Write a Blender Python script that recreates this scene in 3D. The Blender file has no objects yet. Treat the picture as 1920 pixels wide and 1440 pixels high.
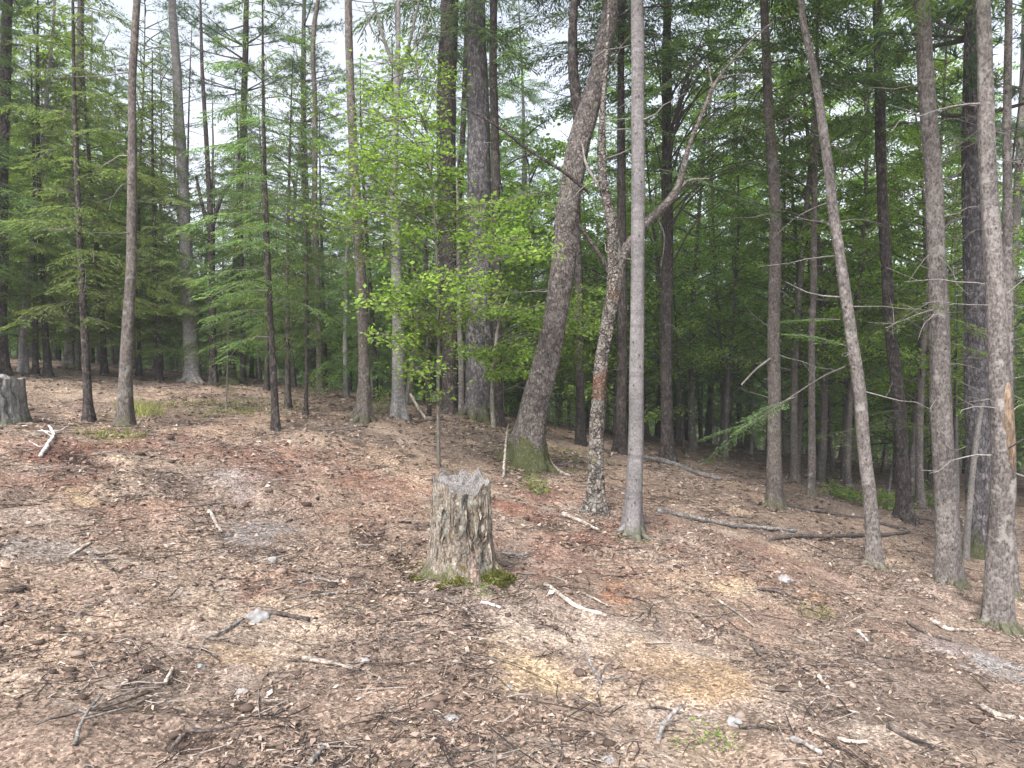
import bpy, math
import numpy as np
from math import radians, pi, sin, cos

# ------------------------------------------------------------------ camera, sky, sun, exposure
scene = bpy.context.scene
COL = scene.collection
R0 = np.random.default_rng(7)

CAM_Z = 1.6
PITCH = -1.65
cam_d = bpy.data.cameras.new('camera')
cam = bpy.data.objects.new('camera', cam_d)
COL.objects.link(cam)
cam_d.sensor_width = 36.0
cam_d.lens = 26.0
cam_d.clip_start = 0.05
cam_d.clip_end = 2000
cam.location = (0, 0, CAM_Z)
cam.rotation_euler = (radians(90 + PITCH), 0, 0)
scene.camera = cam

SUN_EL, SUN_AZ = 52.0, 205.0          # azimuth clockwise from +Y: behind the camera, a little to its left
world = bpy.data.worlds.new('World')
scene.world = world
world.use_nodes = True
wn, wl = world.node_tree.nodes, world.node_tree.links
wn.clear()
w_out = wn.new('ShaderNodeOutputWorld')
w_bg = wn.new('ShaderNodeBackground')
w_sky = wn.new('ShaderNodeTexSky')
w_sky.sky_type = 'NISHITA'
w_sky.sun_disc = False
w_sky.sun_elevation = radians(SUN_EL)
w_sky.sun_rotation = radians(SUN_AZ)
w_sky.air_density = 1.0
w_sky.dust_density = 3.0
w_bw = wn.new('ShaderNodeRGBToBW')
w_tint = wn.new('ShaderNodeMix'); w_tint.data_type = 'RGBA'; w_tint.blend_type = 'MULTIPLY'
w_tint.inputs[0].default_value = 1.0
w_tint.inputs[7].default_value = (0.96, 1.0, 1.10, 1)
w_mix = wn.new('ShaderNodeMix'); w_mix.data_type = 'RGBA'
w_noise = wn.new('ShaderNodeTexNoise'); w_noise.inputs['Scale'].default_value = 2.2
w_noise.inputs['Detail'].default_value = 5
w_map = wn.new('ShaderNodeMapRange')
w_map.inputs[1].default_value = 0.3; w_map.inputs[2].default_value = 0.7
w_map.inputs[3].default_value = 0.72; w_map.inputs[4].default_value = 0.97
w_tc = wn.new('ShaderNodeTexCoord')
wl.new(w_tc.outputs['Generated'], w_noise.inputs['Vector'])
wl.new(w_noise.outputs['Fac'], w_map.inputs[0])
wl.new(w_map.outputs[0], w_mix.inputs[0])
wl.new(w_sky.outputs[0], w_bw.inputs[0])
wl.new(w_bw.outputs[0], w_tint.inputs[6])
wl.new(w_sky.outputs[0], w_mix.inputs[6])
wl.new(w_tint.outputs[2], w_mix.inputs[7])
wl.new(w_mix.outputs[2], w_bg.inputs['Color'])
wl.new(w_bg.outputs[0], w_out.inputs['Surface'])
w_bg.inputs['Strength'].default_value = 0.15

sun_d = bpy.data.lights.new('sun', 'SUN')
sun_d.energy = 1.5
sun_d.angle = radians(14)
sun_d.color = (1.0, 0.95, 0.88)
sun = bpy.data.objects.new('sun', sun_d)
COL.objects.link(sun)
sun.rotation_euler = (radians(90 - SUN_EL), 0, radians(180 - SUN_AZ))
scene.view_settings.view_transform = 'Standard'
scene.view_settings.look = 'None'
scene.view_settings.gamma = 1
scene.view_settings.use_curve_mapping = False
scene.view_settings.exposure = 1.8
scene.cycles.max_bounces = 10
scene.cycles.diffuse_bounces = 6
scene.cycles.glossy_bounces = 2
scene.cycles.transmission_bounces = 4

# ------------------------------------------------------------------ numeric helpers
def _h(ix, iy, iz, seed):
    n = (ix * 374761393 + iy * 668265263 + iz * 2147483647 + seed * 974634777) & 0xffffffff
    n = ((n ^ (n >> 13)) * 1274126177) & 0xffffffff
    n = n ^ (n >> 16)
    return (n & 0xffff) / 32767.5 - 1.0

def vn(x, y, z=0.0, seed=0):
    x, y, z = np.broadcast_arrays(np.asarray(x, float), np.asarray(y, float), np.asarray(z, float))
    fx, fy, fz = np.floor(x), np.floor(y), np.floor(z)
    ix, iy, iz = fx.astype(np.int64), fy.astype(np.int64), fz.astype(np.int64)
    u, v, w = x - fx, y - fy, z - fz
    u, v, w = u*u*(3-2*u), v*v*(3-2*v), w*w*(3-2*w)
    def c(a, b, d): return _h(ix+a, iy+b, iz+d, seed)
    x00 = c(0,0,0)*(1-u) + c(1,0,0)*u; x10 = c(0,1,0)*(1-u) + c(1,1,0)*u
    x01 = c(0,0,1)*(1-u) + c(1,0,1)*u; x11 = c(0,1,1)*(1-u) + c(1,1,1)*u
    return (x00*(1-v)+x10*v)*(1-w) + (x01*(1-v)+x11*v)*w

def fbm(x, y, z=0.0, seed=0, octs=4):
    a, s, f = 1.0, 0.0, 1.0
    for k in range(octs):
        s = s + a*vn(np.asarray(x)*f, np.asarray(y)*f, np.asarray(z)*f, seed+k*17)
        a *= 0.5; f *= 2.03
    return s

def nrm(v):
    return v / np.maximum(np.linalg.norm(v, axis=-1, keepdims=True), 1e-9)

class MB:
    def __init__(self):
        self.V, self.F, self.n = [], [], 0
    def add(self, v, *fs):
        v = np.asarray(v, float).reshape(-1, 3)
        for f in fs:
            self.F.append(np.asarray(f, np.int64) + self.n)
        self.V.append(v); self.n += len(v)
    def quads(self, p):                     # p (n,4,3)
        n = len(p)
        self.add(p.reshape(-1, 3), np.arange(n*4).reshape(n, 4))
    def tris(self, p):
        n = len(p)
        self.add(p.reshape(-1, 3), np.arange(n*3).reshape(n, 3))
    def mesh(self, name, mat=None, smooth=False):
        me = bpy.data.meshes.new(name)
        if not self.V: return me
        v = np.concatenate(self.V)
        loops = np.concatenate([f.reshape(-1) for f in self.F])
        tot = np.concatenate([np.full(len(f), f.shape[1], np.int64) for f in self.F])
        start = np.concatenate([[0], np.cumsum(tot)[:-1]])
        me.vertices.add(len(v)); me.loops.add(len(loops)); me.polygons.add(len(tot))
        me.vertices.foreach_set('co', v.astype(np.float32).ravel())
        me.loops.foreach_set('vertex_index', loops.astype(np.int32))
        me.polygons.foreach_set('loop_start', start.astype(np.int32))
        if smooth: me.polygons.foreach_set('use_smooth', np.ones(len(tot), bool))
        me.update(calc_edges=True)
        if mat: me.materials.append(mat)
        return me

def frames(path):
    t = nrm(np.gradient(path, axis=0))
    ref = np.zeros(3); ref[np.argmin(np.abs(t).mean(0))] = 1
    u = nrm(np.cross(t, ref)); w = np.cross(t, u)
    return t, u, w

def tube(mb, path, rad, sides=5, cap=False):
    path = np.asarray(path, float); n = len(path)
    rad = np.asarray(rad, float)
    if rad.ndim == 1: rad = np.repeat(rad[:, None], sides, 1)
    t, u, w = frames(path)
    a = np.arange(sides)*2*pi/sides
    v = path[:, None] + rad[:, :, None]*(np.cos(a)[None, :, None]*u[:, None] + np.sin(a)[None, :, None]*w[:, None])
    i = np.arange(n-1)[:, None]*sides; j = np.arange(sides)[None]; k = (j+1) % sides
    f = np.stack([i+j, i+k, i+sides+k, i+sides+j], -1).reshape(-1, 4)
    if cap:
        mb.add(v, f, np.arange(sides)[::-1][None], (np.arange(sides)+(n-1)*sides)[None])
    else:
        mb.add(v, f)

def spline(pts, n):
    pts = np.asarray(pts, float)
    if len(pts) == 2:
        s = np.linspace(0, 1, n)[:, None]; return pts[0]*(1-s)+pts[1]*s
    P = np.vstack([2*pts[0]-pts[1], pts, 2*pts[-1]-pts[-2]])
    s = np.linspace(0, len(pts)-1-1e-6, n); k = s.astype(int); u = (s-k)[:, None]
    a, b, c, d = P[k], P[k+1], P[k+2], P[k+3]
    return 0.5*((2*b)+(-a+c)*u+(2*a-5*b+4*c-d)*u**2+(-a+3*b-3*c+d)*u**3)

def obj(name, me, parent=None, loc=None):
    o = bpy.data.objects.new(name, me); COL.objects.link(o)
    if parent is not None: o.parent = parent
    if loc is not None: o.location = loc
    return o

def tag(o, label=None, cat=None, group=None, kind=None):
    if label: o['label'] = label
    if cat: o['category'] = cat
    if group: o['group'] = group
    if kind: o['kind'] = kind
    return o

def thing(name, loc, label, cat, group=None, rz=0.0):
    o = bpy.data.objects.new(name, None); COL.objects.link(o)
    o.empty_display_size = 0.2
    o.location = loc; o.rotation_euler = (0, 0, rz)
    return tag(o, label, cat, group)

# ------------------------------------------------------------------ photograph rays -> points in the place
FPX = 1920/2/(18/26.0)
def ray(px, py):
    x, y = (px-960)/FPX, (720-py)/FPX
    a = radians(PITCH)
    return np.array([x, cos(a)-y*sin(a), sin(a)+y*cos(a)])

def ray_pt(px, py, depth):
    d = ray(px, py); return np.array([0, 0, CAM_Z]) + d*(depth/d[1])

# ------------------------------------------------------------------ terrain: a height field through surveyed points
CTRL = [(60,700,13),(200,690,16),(360,715,15),(500,745,13),(620,742,14),(760,785,12),(900,785,14),(985,872,10),
        (1115,960,8),(1183,1002,7.5),(1250,865,15),(1300,835,20),(1452,950,11),(1640,1065,8.5),(1700,975,12),
        (1550,905,16),(1785,1097,8),(1872,1174,7),(1840,1042,10.5),(862,1090,5.4),(230,802,10),(518,803,9.5),
        (680,790,11),(30,797,7.5),(960,1440,2.95),(0,1440,2.75),(1920,1440,3.05),(0,1000,5),(400,1000,5.8),
        (1500,1200,5.2),(1900,1300,4.4),(0,1200,3.6),(1300,1000,7.6)]
pts = [ray_pt(*c) for c in CTRL]
pts += [np.array(p, float) for p in [(0,0,0),(0,-10,-.4),(-8,0,.75),(8,0,-1.1),(-26,30,1.4),(-12,28,.9),(0,28,-.6),(14,30,-2.4),(30,30,-4.2),
        (-30,12,2.2),(30,12,-3.6),(0,-25,-.8),(-60,80,-7),(60,80,-9),(0,80,-7),(-40,-20,1.6),(40,-20,-4),(-30,50,-.5),(30,50,-6),(0,50,-3.5),
        (90,0,-8),(-90,0,2),(0,-90,-3)]]
pts = np.array(pts)
def _phi(r2): return 0.5*r2*np.log(r2+1e-9)
_n = len(pts)
_d2 = ((pts[:, None, :2]-pts[None, :, :2])**2).sum(-1)
_A = np.zeros((_n+3, _n+3)); _A[:_n, :_n] = _phi(_d2)+np.eye(_n)*0.6
_A[:_n, _n] = 1; _A[:_n, _n+1:] = pts[:, :2]; _A[_n:, :_n] = _A[:_n, _n:].T
_w = np.linalg.solve(_A, np.concatenate([pts[:, 2], [0, 0, 0]]))
def base_h(x, y):
    x, y = np.asarray(x, float), np.asarray(y, float)
    sh = x.shape; x, y = x.ravel(), y.ravel()
    r = np.hypot(x, y); k = np.minimum(1, 88/np.maximum(r, 1e-6)); x, y = x*k, y*k
    z = _w[_n]+_w[_n+1]*x+_w[_n+2]*y
    for i in range(_n):
        z = z+_w[i]*_phi((x-pts[i, 0])**2+(y-pts[i, 1])**2)
    return z.reshape(sh)
def ground(x, y):
    x, y = np.asarray(x, float), np.asarray(y, float)
    return (base_h(x, y) + 0.035*fbm(x*1.3, y*1.3, 0, 3, 3) + 0.018*fbm(x*5, y*5, 0, 9, 3)
            + 0.03*np.maximum(0, vn(x*2.6, y*2.6, 0, 40)-0.35))
def hit(px, py):
    d = ray(px, py); t = np.arange(1.5, 60, 0.02)
    p = np.array([0, 0, CAM_Z])[None] + d[None]*t[:, None]
    b = p[:, 2] - base_h(p[:, 0], p[:, 1])
    k = np.argmax(b < 0)
    if b[k] >= 0: k = np.argmin(b)
    q = p[k]; q[2] = ground(q[0], q[1]); return q

# ------------------------------------------------------------------ materials
def new_mat(name):
    m = bpy.data.materials.new(name); m.use_nodes = True
    return m, m.node_tree.nodes, m.node_tree.links, m.node_tree.nodes['Principled BSDF']

def ramp(nodes, stops, interp='LINEAR'):
    r = nodes.new('ShaderNodeValToRGB'); r.color_ramp.interpolation = interp
    e = r.color_ramp.elements
    while len(e) > 1: e.remove(e[-1])
    e[0].position, e[0].color = stops[0][0], (*stops[0][1], 1)
    for p, c in stops[1:]:
        q = e.new(p); q.color = (*c, 1)
    return r

def leaf_mat(name, stops, trans=0.35, vary=0.25, tcol=1.5, clump=0.35):
    m, n, l, b = new_mat(name)
    g = n.new('ShaderNodeNewGeometry'); oi = n.new('ShaderNodeObjectInfo'); tc = n.new('ShaderNodeTexCoord')
    r = ramp(n, stops); l.new(g.outputs['Random Per Island'], r.inputs[0])
    ns = n.new('ShaderNodeTexNoise'); ns.inputs['Scale'].default_value = 0.9; ns.inputs['Detail'].default_value = 2
    l.new(tc.outputs['Object'], ns.inputs['Vector'])
    mr = n.new('ShaderNodeMapRange'); mr.inputs[1].default_value = .3; mr.inputs[2].default_value = .7
    mr.inputs[3].default_value = 1-clump; mr.inputs[4].default_value = 1+clump
    l.new(ns.outputs['Fac'], mr.inputs[0])
    mo = n.new('ShaderNodeMapRange'); mo.inputs[3].default_value = 1-vary; mo.inputs[4].default_value = 1+vary
    l.new(oi.outputs['Random'], mo.inputs[0])
    mu = n.new('ShaderNodeMath'); mu.operation = 'MULTIPLY'
    l.new(mr.outputs[0], mu.inputs[0]); l.new(mo.outputs[0], mu.inputs[1])
    hs = n.new('ShaderNodeHueSaturation'); l.new(r.outputs[0], hs.inputs['Color']); l.new(mu.outputs[0], hs.inputs['Value'])
    mh = n.new('ShaderNodeMapRange'); mh.inputs[3].default_value = 0.485; mh.inputs[4].default_value = 0.515
    l.new(ns.outputs['Fac'], mh.inputs[0]); l.new(mh.outputs[0], hs.inputs['Hue'])
    b.inputs['Roughness'].default_value = 0.6
    b.inputs['Specular IOR Level'].default_value = 0.25
    l.new(hs.outputs[0], b.inputs['Base Color'])
    t = n.new('ShaderNodeBsdfTranslucent')
    tm = n.new('ShaderNodeMix'); tm.data_type = 'RGBA'; tm.blend_type = 'MULTIPLY'; tm.inputs[0].default_value = 1
    tm.inputs[7].default_value = (tcol*1.05, tcol*1.1, tcol*.6, 1)
    l.new(hs.outputs[0], tm.inputs[6]); l.new(tm.outputs[2], t.inputs['Color'])
    mx = n.new('ShaderNodeMixShader'); mx.inputs[0].default_value = trans
    l.new(b.outputs[0], mx.inputs[1]); l.new(t.outputs[0], mx.inputs[2])
    l.new(mx.outputs[0], n['Material Output'].inputs['Surface'])
    return m

M = {}
M['hemlock'] = leaf_mat('hemlock_needles', [(0,(.060,.108,.048)),(.5,(.098,.158,.064)),(1,(.155,.22,.08))], .5, .35)
M['hemlock_olive'] = leaf_mat('olive_hemlock_needles', [(0,(.095,.135,.05)),(.5,(.135,.18,.062)),(1,(.18,.225,.08))], .45)
M['pine'] = leaf_mat('pine_needles', [(0,(.06,.115,.072)),(.5,(.085,.15,.088)),(1,(.12,.195,.105))], .45)
M['beech'] = leaf_mat('spring_leaves', [(0,(.115,.19,.034)),(.5,(.18,.275,.05)),(1,(.27,.37,.09))], .55, .2)
M['maple'] = leaf_mat('understory_leaves', [(0,(.10,.185,.038)),(.5,(.155,.265,.048)),(1,(.24,.35,.07))], .55, .3)
M['moss'] = leaf_mat('moss_tufts', [(0,(.06,.062,.018)),(.5,(.12,.12,.028)),(1,(.20,.19,.05))], .2)
M['grass'] = leaf_mat('yellow_green_grass', [(0,(.16,.2,.05)),(.5,(.25,.28,.08)),(1,(.36,.36,.14))], .4)

def bark_mat(name, dark, mid, light, patch=None, patch_amt=.5, patch2=None, furrow=9.0, stretch=.14, bump=.5, moss=0.0, moss_h=.5, spots=0.0, bands=0.0, rough=.9, plates=.5, pscale=26, zones=()):
    m, n, l, b = new_mat(name)
    tc = n.new('ShaderNodeTexCoord'); oi = n.new('ShaderNodeObjectInfo')
    add = n.new('ShaderNodeVectorMath'); add.operation = 'ADD'
    l.new(tc.outputs['Object'], add.inputs[0])
    sc_ = n.new('ShaderNodeVectorMath'); sc_.operation = 'SCALE'; sc_.inputs[0].default_value = (31, 17, 23)
    l.new(oi.outputs['Random'], sc_.inputs['Scale']); l.new(sc_.outputs[0], add.inputs[1])
    mp = n.new('ShaderNodeMapping'); mp.inputs['Scale'].default_value = (1, 1, stretch)
    l.new(add.outputs[0], mp.inputs['Vector'])
    n1 = n.new('ShaderNodeTexNoise'); n1.inputs['Scale'].default_value = furrow*2.2; n1.inputs['Detail'].default_value = 7
    n1.inputs['Roughness'].default_value = .65; n1.inputs['Distortion'].default_value = .6
    l.new(mp.outputs[0], n1.inputs['Vector'])
    n2 = n.new('ShaderNodeTexVoronoi'); n2.feature = 'F1'; n2.inputs['Scale'].default_value = furrow*2.6
    l.new(mp.outputs[0], n2.inputs['Vector'])
    mx = n.new('ShaderNodeMath'); mx.operation = 'MULTIPLY_ADD'; mx.inputs[1].default_value = .45
    l.new(n2.outputs['Distance'], mx.inputs[0])
    sb = n.new('ShaderNodeMath'); sb.operation = 'MULTIPLY'; sb.inputs[1].default_value = .8
    l.new(n1.outputs['Fac'], sb.inputs[0]); l.new(sb.outputs[0], mx.inputs[2])
    r = ramp(n, [(.32, dark), (.52, mid), (.74, light)]); l.new(mx.outputs[0], r.inputs[0])
    col = r.outputs[0]
    # scales and plates: each with its own tone, dark cracks between
    if plates:
        dst = n.new('ShaderNodeVectorMath'); dst.operation = 'ADD'; nd = n.new('ShaderNodeTexNoise'); nd.inputs['Scale'].default_value = 18; nd.inputs['Detail'].default_value = 3
        l.new(add.outputs[0], nd.inputs['Vector']); sd_ = n.new('ShaderNodeVectorMath'); sd_.operation = 'SCALE'; sd_.inputs['Scale'].default_value = .06
        l.new(nd.outputs['Color'], sd_.inputs[0]); l.new(add.outputs[0], dst.inputs[0]); l.new(sd_.outputs[0], dst.inputs[1])
        mpp = n.new('ShaderNodeMapping'); mpp.inputs['Scale'].default_value = (1, 1, max(.4, min(1, stretch*2.2))); l.new(dst.outputs[0], mpp.inputs['Vector'])
        vc = n.new('ShaderNodeTexVoronoi'); vc.inputs['Scale'].default_value = pscale; ve = n.new('ShaderNodeTexVoronoi'); ve.feature = 'DISTANCE_TO_EDGE'; ve.inputs['Scale'].default_value = pscale
        l.new(mpp.outputs[0], vc.inputs['Vector']); l.new(mpp.outputs[0], ve.inputs['Vector'])
        sv = n.new('ShaderNodeSeparateColor'); l.new(vc.outputs['Color'], sv.inputs[0])
        t1 = n.new('ShaderNodeMapRange'); t1.inputs[3].default_value = 1-.75*plates; t1.inputs[4].default_value = 1+.75*plates; l.new(sv.outputs[0], t1.inputs[0])
        t2 = n.new('ShaderNodeMapRange'); t2.inputs[1].default_value = 0; t2.inputs[2].default_value = .16; t2.inputs[3].default_value = 1-.8*plates; t2.inputs[4].default_value = 1.05; l.new(ve.outputs['Distance'], t2.inputs[0])
        t3 = n.new('ShaderNodeMath'); t3.operation = 'MULTIPLY'; l.new(t1.outputs[0], t3.inputs[0]); l.new(t2.outputs[0], t3.inputs[1])
        hp = n.new('ShaderNodeHueSaturation'); l.new(col, hp.inputs['Color']); l.new(t3.outputs[0], hp.inputs['Value']); col = hp.outputs[0]
        hb = n.new('ShaderNodeMath'); hb.operation = 'MULTIPLY_ADD'; hb.inputs[1].default_value = plates*1.2; l.new(t2.outputs[0], hb.inputs[0]); l.new(mx.outputs[0], hb.inputs[2]); mx = hb
    # big soft colour drift along the stem
    n3 = n.new('ShaderNodeTexNoise'); n3.inputs['Scale'].default_value = 2.2; n3.inputs['Detail'].default_value = 3
    l.new(add.outputs[0], n3.inputs['Vector'])
    mr = n.new('ShaderNodeMapRange'); mr.inputs[1].default_value = .3; mr.inputs[2].default_value = .7; mr.inputs[3].default_value = .75; mr.inputs[4].default_value = 1.28
    l.new(n3.outputs['Fac'], mr.inputs[0])
    hv = n.new('ShaderNodeHueSaturation'); l.new(col, hv.inputs['Color']); l.new(mr.outputs[0], hv.inputs['Value']); col = hv.outputs[0]
    def over(colr, mask_out):
        nonlocal col
        k = n.new('ShaderNodeMix'); k.data_type = 'RGBA'
        l.new(mask_out, k.inputs[0]); l.new(col, k.inputs[6]); k.inputs[7].default_value = (*colr, 1)
        col = k.outputs[2]
    def blotch(scale, lo, hi, off):
        a = n.new('ShaderNodeVectorMath'); a.operation = 'ADD'; a.inputs[1].default_value = (off, off*.7, off*1.3)
        l.new(add.outputs[0], a.inputs[0])
        q = n.new('ShaderNodeTexNoise'); q.inputs['Scale'].default_value = scale; q.inputs['Detail'].default_value = 5; q.inputs['Roughness'].default_value = .62
        l.new(a.outputs[0], q.inputs['Vector'])
        w = n.new('ShaderNodeMapRange'); w.inputs[1].default_value = lo; w.inputs[2].default_value = hi
        l.new(q.outputs['Fac'], w.inputs[0]); return w.outputs[0]
    if patch: over(patch, blotch(7, .62-.2*patch_amt, .70-.18*patch_amt, 3.1))
    if patch2: over(patch2, blotch(10, .60, .66, 9.7))
    if spots:
        v = n.new('ShaderNodeTexVoronoi'); v.inputs['Scale'].default_value = 13
        ms = n.new('ShaderNodeMapping'); ms.inputs['Scale'].default_value = (1, 1, .8); l.new(add.outputs[0], ms.inputs['Vector'])
        l.new(ms.outputs[0], v.inputs['Vector'])
        w = n.new('ShaderNodeMapRange'); w.inputs[1].default_value = .20; w.inputs[2].default_value = .12; w.inputs[3].default_value = 0; w.inputs[4].default_value = spots
        l.new(v.outputs['Distance'], w.inputs[0]); over((dark[0]*.6, dark[1]*.6, dark[2]*.6), w.outputs[0])
    if bands:
        q = n.new('ShaderNodeTexNoise'); q.inputs['Scale'].default_value = 3; q.inputs['Detail'].default_value = 4
        ms = n.new('ShaderNodeMapping'); ms.inputs['Scale'].default_value = (.6, .6, 9); l.new(add.outputs[0], ms.inputs['Vector']); l.new(ms.outputs[0], q.inputs['Vector'])
        w = n.new('ShaderNodeMapRange'); w.inputs[1].default_value = .52; w.inputs[2].default_value = .66; w.inputs[3].default_value = 0; w.inputs[4].default_value = bands
        l.new(q.outputs['Fac'], w.inputs[0]); over(dark, w.outputs[0])
    for (za, zb, zc, zw) in zones:
        sx = n.new('ShaderNodeSeparateXYZ'); l.new(tc.outputs['Object'], sx.inputs[0])
        q = n.new('ShaderNodeTexNoise'); q.inputs['Scale'].default_value = 7; q.inputs['Detail'].default_value = 5; l.new(add.outputs[0], q.inputs['Vector'])
        w1 = n.new('ShaderNodeMapRange'); w1.inputs[1].default_value = za-.15; w1.inputs[2].default_value = za+.15; l.new(sx.outputs['Z'], w1.inputs[0])
        w2 = n.new('ShaderNodeMapRange'); w2.inputs[1].default_value = zb+.15; w2.inputs[2].default_value = zb-.15; l.new(sx.outputs['Z'], w2.inputs[0])
        wm = n.new('ShaderNodeMath'); wm.operation = 'MULTIPLY'; l.new(w1.outputs[0], wm.inputs[0]); l.new(w2.outputs[0], wm.inputs[1])
        wa = n.new('ShaderNodeMath'); wa.operation = 'MULTIPLY_ADD'; wa.inputs[1].default_value = .35; l.new(wm.outputs[0], wa.inputs[0]); l.new(q.outputs['Fac'], wa.inputs[2])
        wf = n.new('ShaderNodeMapRange'); wf.inputs[1].default_value = .78; wf.inputs[2].default_value = .86; wf.inputs[4].default_value = zw; l.new(wa.outputs[0], wf.inputs[0]); over(zc, wf.outputs[0])
    if moss:
        sx = n.new('ShaderNodeSeparateXYZ'); l.new(tc.outputs['Object'], sx.inputs[0])
        w = n.new('ShaderNodeMapRange'); w.inputs[1].default_value = moss_h; w.inputs[2].default_value = 0; w.inputs[3].default_value = -.35; w.inputs[4].default_value = .35
        l.new(sx.outputs['Z'], w.inputs[0])
        q = n.new('ShaderNodeTexNoise'); q.inputs['Scale'].default_value = 9; q.inputs['Detail'].default_value = 5; l.new(add.outputs[0], q.inputs['Vector'])
        sm = n.new('ShaderNodeMath'); sm.operation = 'ADD'; l.new(w.outputs[0], sm.inputs[0]); l.new(q.outputs['Fac'], sm.inputs[1])
        w2 = n.new('ShaderNodeMapRange'); w2.inputs[1].default_value = .5; w2.inputs[2].default_value = .68; w2.inputs[4].default_value = moss
        l.new(sm.outputs[0], w2.inputs[0]); over((.075, .085, .022), w2.outputs[0])
    vo = n.new('ShaderNodeMapRange'); vo.inputs[3].default_value = .85; vo.inputs[4].default_value = 1.15; l.new(oi.outputs['Random'], vo.inputs[0])
    h2 = n.new('ShaderNodeHueSaturation'); l.new(col, h2.inputs['Color']); l.new(vo.outputs[0], h2.inputs['Value'])
    l.new(h2.outputs[0], b.inputs['Base Color'])
    b.inputs['Roughness'].default_value = rough; b.inputs['Specular IOR Level'].default_value = .2
    bp = n.new('ShaderNodeBump'); bp.inputs['Strength'].default_value = bump; bp.inputs['Distance'].default_value = .02
    l.new(mx.outputs[0], bp.inputs['Height']); l.new(bp.outputs[0], b.inputs['Normal'])
    return m

M['bark_pole'] = bark_mat('smooth_grey_bark', (.08,.07,.067), (.150,.136,.131), (.20,.186,.181), furrow=22, stretch=.8, bump=.25, moss=.45, moss_h=.16, spots=.8, bands=.4, plates=.18, pscale=40)
M['bark_grey'] = bark_mat('grey_bark', (.052,.043,.038), (.110,.094,.085), (.178,.157,.143), patch=(.235,.215,.195), patch_amt=.3, furrow=20, stretch=.45, bump=.6, moss=.5, moss_h=.25, spots=.7, plates=.32, pscale=30)
M['bark_lightgrey'] = bark_mat('pale_grey_bark', (.10,.09,.083), (.18,.168,.157), (.255,.24,.225), furrow=18, stretch=.5, bump=.35, spots=.5, bands=.3, plates=.25, pscale=30)
M['bark_bigpine'] = bark_mat('furrowed_grey_bark', (.045,.038,.038), (.105,.092,.093), (.165,.15,.15), furrow=16, stretch=.25, bump=.9, moss=.8, moss_h=.6, plates=.6, pscale=24)
M['bark_flaky'] = bark_mat('flaky_brown_bark', (.034,.027,.024), (.088,.073,.065), (.165,.142,.127), patch=(.18,.16,.145), patch_amt=.25, furrow=18, stretch=.45, bump=1.0, moss=.75, moss_h=.8, plates=.55, pscale=24)
M['bark_dark'] = bark_mat('dark_hemlock_bark', (.022,.017,.015), (.048,.039,.035), (.085,.07,.062), furrow=16, stretch=.3, bump=.8, patch=(.11,.11,.098), patch_amt=.1, plates=.6, pscale=26)
M['bark_brown'] = bark_mat('brown_grey_bark', (.046,.037,.031), (.092,.076,.065), (.15,.128,.112), furrow=18, stretch=.45, bump=.6, patch=(.2,.19,.17), patch_amt=.2, moss=.4, moss_h=.3, plates=.32, pscale=32)
_mk = dict(patch=(.21,.195,.17), patch_amt=.5, patch2=(.03,.022,.018), furrow=20, stretch=.8, bump=1.0, plates=.75, pscale=22)
M['bark_mottled'] = bark_mat('mottled_lichen_bark', (.03,.023,.019), (.115,.095,.078), (.21,.185,.16), zones=((1.05,1.8,(.15,.065,.03),.6),(2.2,2.5,(.12,.055,.025),.5),(.55,.85,(.12,.12,.05),.6)), **_mk)
M['limb_mottled'] = bark_mat('grey_brown_limb_bark', (.035,.028,.024), (.085,.07,.06), (.15,.13,.115), patch=(.2,.185,.165), patch_amt=.25, furrow=20, stretch=.7, bump=.8, plates=.5, pscale=26)
M['bark_sapling'] = bark_mat('sapling_bark', (.08,.07,.058), (.145,.13,.108), (.21,.19,.155), furrow=22, stretch=.5, bump=.2, plates=.2)
M['limb'] = bark_mat('limb_bark', (.04,.033,.03), (.075,.065,.058), (.125,.112,.10), furrow=20, stretch=.6, bump=.2, plates=0)
M['dead'] = bark_mat('dead_wood', (.08,.07,.061), (.14,.125,.112), (.215,.198,.18), furrow=20, stretch=.6, bump=.3, plates=0)
M['rust'] = bark_mat('rusty_bare_wood', (.11,.042,.018), (.20,.085,.035), (.28,.15,.08), furrow=16, stretch=.3, bump=.6)
M['tanwood'] = bark_mat('bare_tan_wood', (.075,.048,.03), (.14,.094,.062), (.21,.155,.108), furrow=20, stretch=.2, bump=.6, plates=.3)

def wood_mat(name, dark, mid, light, **k): return bark_mat(name, dark, mid, light, **k)
M['stick_pale'] = wood_mat('pale_stick_wood', (.16,.125,.10), (.29,.24,.195), (.42,.36,.31), furrow=18, stretch=1, bump=.3)
M['stick_grey'] = wood_mat('grey_stick_wood', (.075,.065,.058), (.16,.142,.128), (.26,.238,.22), furrow=18, stretch=1, bump=.4)
M['stick_dark'] = wood_mat('dark_stick_wood', (.035,.028,.024), (.075,.06,.052), (.14,.115,.1), furrow=18, stretch=1, bump=.4)
M['stick_white'] = wood_mat('bleached_stick_wood', (.27,.24,.22), (.42,.39,.37), (.56,.53,.51), furrow=18, stretch=1, bump=.3)
M['stump_bark'] = bark_mat('weathered_stump_bark', (.085,.066,.049), (.20,.16,.12), (.30,.255,.205), patch=(.29,.29,.25), patch_amt=.35, patch2=(.13,.10,.045), plates=.45, pscale=34, furrow=22, stretch=.28, bump=1.0, moss=.8, moss_h=.22)
M['stump_wood'] = bark_mat('weathered_grey_end_wood', (.07,.06,.056), (.17,.155,.148), (.30,.285,.275), plates=0, furrow=18, stretch=.3, bump=.9)
m, n, l, b = new_mat('end_grain_wood')
tc = n.new('ShaderNodeTexCoord'); wv_ = n.new('ShaderNodeTexWave'); wv_.wave_type = 'RINGS'; wv_.rings_direction = 'Z'
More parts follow.
